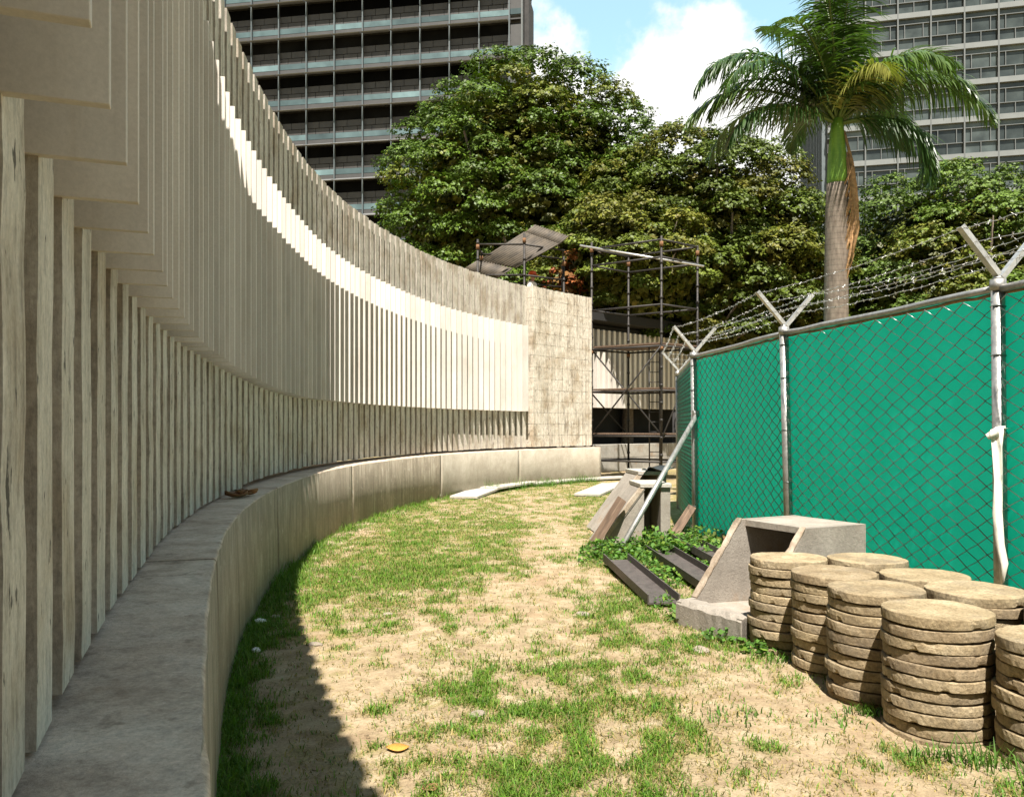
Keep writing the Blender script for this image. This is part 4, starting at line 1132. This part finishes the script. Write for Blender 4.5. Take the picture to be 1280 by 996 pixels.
def scatter(n, seed):
    r_ = np.random.default_rng(seed)
    d = 3.2 * np.exp(r_.uniform(0, math.log(27 / 3.2), n)); u = r_.uniform(-.40, .66, n)
    x = u * d; ok = np.ones(n, bool)
    pd = plinth_dist(x, d); g = grassiness(x, d)
    base_strip = np.exp(-np.clip(pd, 0, 9) / np.where(d < 7.5, .11, .2)) * (.55 + .9 * vnoise(x * 2.2, d * 1.3, 77) + .35 * (d > 8))
    g2 = g + np.where(pd < .9, base_strip * .95, 0) - .42 * np.exp(-((pd - .5) / .26) ** 2) * (d < 7.5)
    prob = np.maximum(np.clip((g2 - .26) * 1.7, 0, 1) ** 1.2, .045)
    ok = (pd > .015) & (r_.random(n) < prob) & (x < 3.35 + 0 * d) & ~((x > 2.62) & (d > 8.5))
    ok &= ~((d > 3.5) & (d < 6.2) & (x > 1.82 + .16 * (6.1 - d)) )
    return x[ok], d[ok], pd[ok], g[ok], r_
x, y, pd, g, r_ = scatter(150000, 3)
nb = 5; X = np.repeat(x, nb); Y = np.repeat(y, nb); n = len(X)
spread = .014 + .0022 * Y
X = X + r_.normal(size=n) * spread; Y = Y + r_.normal(size=n) * spread * 1.3
PDn = np.repeat(pd, nb); Gn = np.repeat(g, nb)
tall = np.exp(-np.clip(PDn, 0, 9) / .15) * (.3 + .7 * vnoise(X * 1.7, Y * 1.1, 55))
L = r_.uniform(.014, .050, n) * (1 + .4 * np.clip(Gn - .4, 0, 1)) + tall * r_.uniform(.0, .17, n) * (1 + .6 * (Y > 8)) + (r_.random(n) < .04) * r_.uniform(0, .05, n)
wd_ = (.0015 + .00045 * np.sqrt(Y)) * r_.uniform(.7, 1.5, n)
dry = np.clip(.92 - 1.05 * Gn + .9 * (vnoise(X * 1.5, Y * 1.2, 91) - .5), 0, 1) * (PDn > .3)
isdry = (r_.random(n) < dry * .85)[:, None]
yl = r_.random((n, 1)) * .7
green = (np.array([.075, .185, .016])[None] * (1 - yl) + np.array([.17, .215, .025])[None] * yl) * r_.uniform(.5, 1.35, (n, 1))
straw_ = np.array([.31, .235, .085])[None] * r_.uniform(.5, 1.25, (n, 1))
tint = np.where(isdry, straw_, green)
P = np.stack([X, Y, ground_z(X, Y) - .004], 1)
V, Q, c = blades(P, L, np.abs(r_.normal(size=n)) * .5 + .4 + .5 * isdry[:, 0], r_.uniform(0, 6.283, n), wd_, tint)
grass = link('grass', np_mesh('grass', V, Q, M['grass'], c)); tag(grass, 'short patchy grass growing over the sandy path', 'grass', kind='stuff')

# dead straw lying flat between the tufts
x, y, pd, g, r_ = scatter(52000, 13)
x = x + r_.normal(size=len(x)) * .10; y = y + r_.normal(size=len(y)) * .14
keep = (plinth_dist(x, y) > .03) & ~((y > 3.5) & (y < 6.4) & (x > 1.78 + .16 * (6.1 - y))); x = x[keep]; y = y[keep]
nb = 3; X = np.repeat(x, nb) + r_.normal(size=len(x) * nb) * .03; Y = np.repeat(y, nb) + r_.normal(size=len(x) * nb) * .04; n = len(X)
tn = np.array([.27, .21, .085])[None] * r_.uniform(.35, 1.2, (n, 1)); tn = np.where(r_.random((n, 1)) < .25, np.array([.10, .13, .022])[None] * r_.uniform(.6, 1.3, (n, 1)), tn)
V, Q, c = blades(np.stack([X, Y, ground_z(X, Y) + .002], 1), r_.uniform(.015, .06, n), r_.uniform(.9, 1.5, n), r_.uniform(0, 6.283, n), (.0011 + .0004 * np.sqrt(Y)) * r_.uniform(.7, 1.4, n), tn)
tag(link('dry_grass', np_mesh('dry_grass', V, Q, M['grass'], c)), 'dry straw and creeping blades lying flat on the sand', 'grass', kind='stuff')

# leafy weeds by the channels and stacks
def weeds(spots, seed):
    r_ = np.random.default_rng(seed); VV = []; QQ = []; CC = []; n0 = 0
    for (cx, cy, rx, ry, hgt, cnt, lf) in spots:
        n = int(cnt * .48); a = r_.uniform(0, 6.283, n); rr = np.sqrt(r_.random(n)); px_ = cx + rx * rr * np.cos(a); py_ = cy + ry * rr * np.sin(a)
        hm = hgt * (1 - .55 * rr ** 2) * (.5 + .8 * vnoise(px_ * 4, py_ * 4, seed)); z = ground_z(px_, py_) + hm * r_.random(n) ** .6
        P = np.stack([px_, py_, z], 1); N_ = r_.normal(size=(n, 3)) * .55 + np.array([0, -.15, 1.])
        V, Q = leaf_quads(P, N_, lf * r_.uniform(.4, 1.7, n), .62)
        VV.append(V); QQ.append(Q + n0); n0 += len(V)
        c = np.array([.07, .15, .022])[None] * r_.uniform(.35, 1.6, (n, 1)) * np.array([[1., 1., 1.]]) + (r_.random((n, 1)) < .25) * np.array([[.05, .03, 0]]); CC.append(np.repeat(c, 4, 0))
    return np.concatenate(VV), np.concatenate(QQ), np.concatenate(CC)
spots = [(1.25, 10.35, .42, .45, .22, 1500, .026), (1.75, 10.3, .40, .5, .30, 1700, .028), (2.15, 10.6, .4, .6, .30, 1500, .028), (2.5, 11.2, .35, .8, .28, 1200, .028), (1.52, 9.6, .22, .7, .16, 900, .024),
         (1.62, 8.75, .14, .6, .12, 500, .022), (2.05, 9.3, .18, .7, .14, 500, .022), (2.7, 9.8, .25, .9, .22, 800, .026), (1.42, 6.95, .16, .2, .13, 260, .022), (1.60, 6.22, .26, .12, .09, 260, .02), (1.80, 6.0, .07, .08, .2, 120, .018), (1.75, 5.92, .14, .1, .1, 150, .02),
         (1.33, 7.5, .12, .3, .08, 200, .02), (1.05, 9.9, .3, .4, .1, 450, .022)]
V, Q, c = weeds(spots, 4)
tag(link('weeds', np_mesh('weeds', V, Q, M['grass'], c)), 'leafy green weeds around the steel channels and concrete units', 'weeds', kind='stuff')
# coarse tufts at the foot of the discs
def tufts(spots, seed):
    r_ = np.random.default_rng(seed); PX = []; PY = []; LL = []
    for (cx, cy, rx, cnt, L) in spots:
        PX.append(cx + r_.normal(size=cnt) * rx); PY.append(cy + r_.normal(size=cnt) * rx * .7); LL.append(L * r_.uniform(.4, 1.2, cnt))
    X = np.concatenate(PX); Y = np.concatenate(PY); L = np.concatenate(LL); n = len(X)
    tint = np.array([.075, .15, .02])[None] * r_.uniform(.5, 1.5, (n, 1))
    return blades(np.stack([X, Y, ground_z(X, Y) - .004], 1), L, np.abs(r_.normal(size=n)) * .6 + .3, r_.uniform(0, 6.283, n), .0042 * r_.uniform(.6, 1.3, n), tint)
V, Q, c = tufts([(1.98, 4.06, .07, 90, .09), (2.22, 3.95, .09, 120, .13), (2.45, 3.72, .10, 130, .15), (1.98, 4.65, .06, 90, .08), (2.05, 5.2, .04, 50, .07), (1.86, 5.72, .08, 110, .07), (2.62, 3.6, .08, 110, .14), (2.4, 3.6, .2, 120, .07), (1.72, 4.5, .10, 60, .05), (1.2, 4.6, .12, 120, .06), (2.3, 3.4, .15, 110, .08)], 8)
tag(link('grass_tufts', np_mesh('grass_tufts', V, Q, M['grass'], c)), 'coarse green tufts at the foot of the disc stacks', 'grass', kind='stuff')
# taller weeds in front of the plinth by the slabs
V, Q, c = tufts([(-.50 + .26 * k + random.uniform(-.1, .1), 20.3 + .36 * k, .14, 130, .20 + .1 * (k % 3 == 0)) for k in range(12)], 18)
V2 = V
tag(link('plinth_weeds', np_mesh('plinth_weeds', V, Q, M['grass'], c)), 'tall weeds between the white slabs and the plinth', 'weeds', kind='stuff')

# ------------------------------------------------------------------ small stones, litter, leaves
def stone_mesh(seed, flat=.5):
    bm = bmesh.new(); bmesh.ops.create_icosphere(bm, subdivisions=2, radius=1); r_ = random.Random(seed)
    ax = [Vector((r_.gauss(0, 1), r_.gauss(0, 1), r_.gauss(0, 1))).normalized() for _ in range(7)]
    for v in bm.verts:
        k = 1.0
        for a in ax:
            dd = v.co.normalized().dot(a)
            if dd > .7: k *= 1 - .35 * (dd - .7)
        v.co *= k * r_.uniform(.95, 1.05); v.co.z *= flat
    me = bpy.data.meshes.new('stone'); bm.to_mesh(me); bm.free(); me.materials.append(M['stone']); return me
def ground_at(px, py):
    d = CAMZ * F / (py - HZ); return Vector(((px - 640) / F * d, d, float(ground_z((px - 640) / F * d, d))))
ST = [(394, 809, .055, 'broad flat pale stone at the edge of the wall shadow'), (344, 771, .05, 'reddish stone in the shaded grass by the plinth'), (485, 766, .055, 'flat white stone lying in the greenest grass patch'),
      (662, 923, .03, 'thin chip of stone in the near sandy patch'), (596, 892, .055, 'flat sandy stone sunk in the path'), (876, 816, .07, 'pale lump of rubble in front of the concrete trough'),
      (730, 768, .07, 'flat pale stone in the middle of the path')]
for k, (px, py, r0, lb_) in enumerate(ST):
    o = link('stone', stone_mesh(k, .32)); o.location = ground_at(px, py) + Vector((0, 0, .006)); o.scale = (r0, r0 * .8, r0); o.rotation_euler = (.05, .08, k)
    tag(o, lb_, 'stone', 'loose stones on the path')
# pebbles: one mesh
V = []; Q = []; base_me = stone_mesh(99, .6); bv = np.array([v.co[:] for v in base_me.vertices]); bf = np.array([p.vertices[:] for p in base_me.polygons])
r_ = np.random.default_rng(5); n0 = 0
for k in range(900):
    d = 3.3 * math.exp(r_.uniform(0, math.log(16 / 3.3))); x_ = r_.uniform(-.38, .5) * d
    if float(plinth_dist(np.array([x_]), np.array([d]))[0]) < .05 or (x_ > 1.75 and d > 3.6): continue
    s_ = r_.uniform(.004, .013) * (1.8 if r_.random() < .06 else 1)
    V.append(bv * s_ * r_.uniform(.7, 1.3, 3) + np.array([x_, d, float(ground_z(x_, d)) + s_ * .25])); Q.append(bf + n0); n0 += len(bv)
tag(link('pebbles', np_mesh('pebbles', np.concatenate(V), np.concatenate(Q), M['disc'], None, True)), 'small pebbles and crumbs scattered over the bare sand', 'pebbles', kind='stuff')
def crumple(nm, loc, r0, mat, label, cat, flat=.5, seed=1):
    bm = bmesh.new(); bmesh.ops.create_icosphere(bm, subdivisions=3, radius=1); q = random.Random(seed)
    for v in bm.verts: v.co *= q.uniform(.72, 1.1); v.co.z *= flat
    me = bpy.data.meshes.new(nm); bm.to_mesh(me); bm.free(); me.materials.append(mat)
    o = link(nm, me); o.location = loc; o.scale = (r0,) * 3; return tag(o, label, cat)
crumple('litter', ground_at(325, 781) + Vector((0, 0, .03)), .05, M['paper'], 'crumpled white paper in the shaded grass beside the plinth', 'litter', .45, 2)
crumple('litter', ground_at(320, 819) + Vector((0, 0, .02)), .032, M['paper'], 'small white scrap nearer the camera in the shaded grass', 'litter', .6, 3)
# leaves
def leaf(loc, s_, mat, label, rz, curl=.2):
    V = []; n = 9
    for k in range(n):
        u = k / (n - 1); w_ = .36 * math.sin(math.pi * u) ** .8
        for q in (-1, 0, 1): V.append(((u - .5) * 1.0, w_ * q, curl * (abs(q) * .35 + (u - .5) ** 2)))
    fs = [(3 * k + q, 3 * k + 3 + q, 3 * k + 4 + q, 3 * k + 1 + q) for k in range(n - 1) for q in range(2)]
    me = np_mesh('fallen_leaf', V, fs, mat, None, True); o = link('fallen_leaf', me); o.location = loc; o.scale = (s_,) * 3; o.rotation_euler = (.1, .05, rz)
    sol = o.modifiers.new('Solidify', 'SOLIDIFY'); sol.thickness = .01
    return tag(o, label, 'leaf', 'fallen leaves')
leaf(ground_at(497, 937) + Vector((0, 0, .012)), .115, M['leafyellow'], 'large yellow fallen leaf on the sand at the shadow edge', .2, .07)
leaf(ground_at(537, 986) + Vector((0, 0, .015)), .09, M['leafbrown'], 'small brownish fallen leaf at the bottom edge of the view', .8)
for k in range(3):
    sl = 7.05 + .12 * k
    leaf(wp(sl, .12 + .04 * k, Z_PL + .012), .20, M['leafbrown'], ['curled brown leaf on the plinth ledge, nearest of three', 'curled brown leaf on the plinth ledge, middle of three', 'curled brown leaf on the plinth ledge, farthest of three'][k], .6 + k, .5)

# ------------------------------------------------------------------ sun, sky, camera
SUN_EL, SUN_AZ = R(62), R(.6)       # light travels towards +Y, a little to the right
to_sun = Vector((-math.sin(SUN_AZ) * math.cos(SUN_EL), -math.cos(SUN_AZ) * math.cos(SUN_EL), math.sin(SUN_EL)))
sl = bpy.data.lights.new('sun', 'SUN'); sl.energy = 5.0; sl.angle = R(.53); sl.color = (1, .955, .885)
so = bpy.data.objects.new('sun', sl); COL.objects.link(so); so.rotation_euler = to_sun.to_track_quat('Z', 'Y').to_euler(); so.location = (0, -10, 30)
W = bpy.data.worlds.new('World'); scene.world = W; W.use_nodes = True
nt = W.node_tree; N = nt.nodes; Lk = nt.links; bg = N['Background']; bg.inputs['Strength'].default_value = .06
sky = N.new('ShaderNodeTexSky'); sky.sky_type = 'NISHITA'; sky.sun_disc = False; sky.sun_elevation = SUN_EL; sky.sun_rotation = R(180) + SUN_AZ
sky.altitude = 900; sky.air_density = 1.0; sky.dust_density = .6; sky.ozone_density = 1.0
tc = N.new('ShaderNodeTexCoord'); sp = N.new('ShaderNodeSeparateXYZ'); Lk.new(tc.outputs['Generated'], sp.inputs[0])
n1 = N.new('ShaderNodeTexNoise'); n1.inputs['Scale'].default_value = 7.5; n1.inputs['Detail'].default_value = 9; n1.inputs['Roughness'].default_value = .58
Lk.new(tc.outputs['Generated'], n1.inputs['Vector'])
ma = N.new('ShaderNodeMath'); ma.operation = 'MULTIPLY_ADD'; Lk.new(n1.outputs['Fac'], ma.inputs[0]); ma.inputs[1].default_value = -.30; Lk.new(sp.outputs['Z'], ma.inputs[2])
mr = N.new('ShaderNodeMapRange'); mr.interpolation_type = 'SMOOTHSTEP'; Lk.new(ma.outputs[0], mr.inputs[0])
mr.inputs[1].default_value = .285; mr.inputs[2].default_value = .235; mr.inputs[3].default_value = .2; mr.inputs[4].default_value = 1
mixs = N.new('ShaderNodeMix'); mixs.data_type = 'RGBA'; ahead = N.new('ShaderNodeMapRange'); ahead.interpolation_type = 'SMOOTHSTEP'; Lk.new(sp.outputs['Y'], ahead.inputs[0]); ahead.inputs[1].default_value = .1; ahead.inputs[2].default_value = .6
mm_ = N.new('ShaderNodeMath'); mm_.operation = 'MULTIPLY'; Lk.new(mr.outputs[0], mm_.inputs[0]); Lk.new(ahead.outputs[0], mm_.inputs[1])
Lk.new(mm_.outputs[0], mixs.inputs[0]); Lk.new(sky.outputs[0], mixs.inputs[6]); tin = N.new('ShaderNodeMix'); tin.data_type = 'RGBA'; tin.blend_type = 'MULTIPLY'; tin.inputs[0].default_value = 1
Lk.new(sky.outputs[0], tin.inputs[6]); tn2 = N.new('ShaderNodeMix'); tn2.data_type = 'RGBA'; Lk.new(ahead.outputs[0], tn2.inputs[0]); tn2.inputs[6].default_value = (1.32, 1.14, .82, 1); tn2.inputs[7].default_value = (1.9, 2.7, 2.1, 1); Lk.new(tn2.outputs[2], tin.inputs[7]); Lk.new(tin.outputs[2], mixs.inputs[6])
mixs.inputs[7].default_value = (9.0, 8.9, 8.6, 1)
Lk.new(mixs.outputs[2], bg.inputs['Color'])

cam = bpy.data.cameras.new('camera'); co = bpy.data.objects.new('camera', cam); COL.objects.link(co)
cam.sensor_width = 36; cam.lens = 36 * F / 1280; cam.shift_y = (HZ - 498) / 1280; cam.clip_start = .05; cam.clip_end = 3000
co.location = (0, 0, CAMZ); co.rotation_euler = (R(90), 0, 0)
scene.camera = co
vs_ = scene.view_settings
scene.display_settings.display_device = 'sRGB'
vs_.view_transform = 'Standard'; vs_.look = 'None'; vs_.gamma = 1; vs_.use_curve_mapping = False; vs_.exposure = 1.33
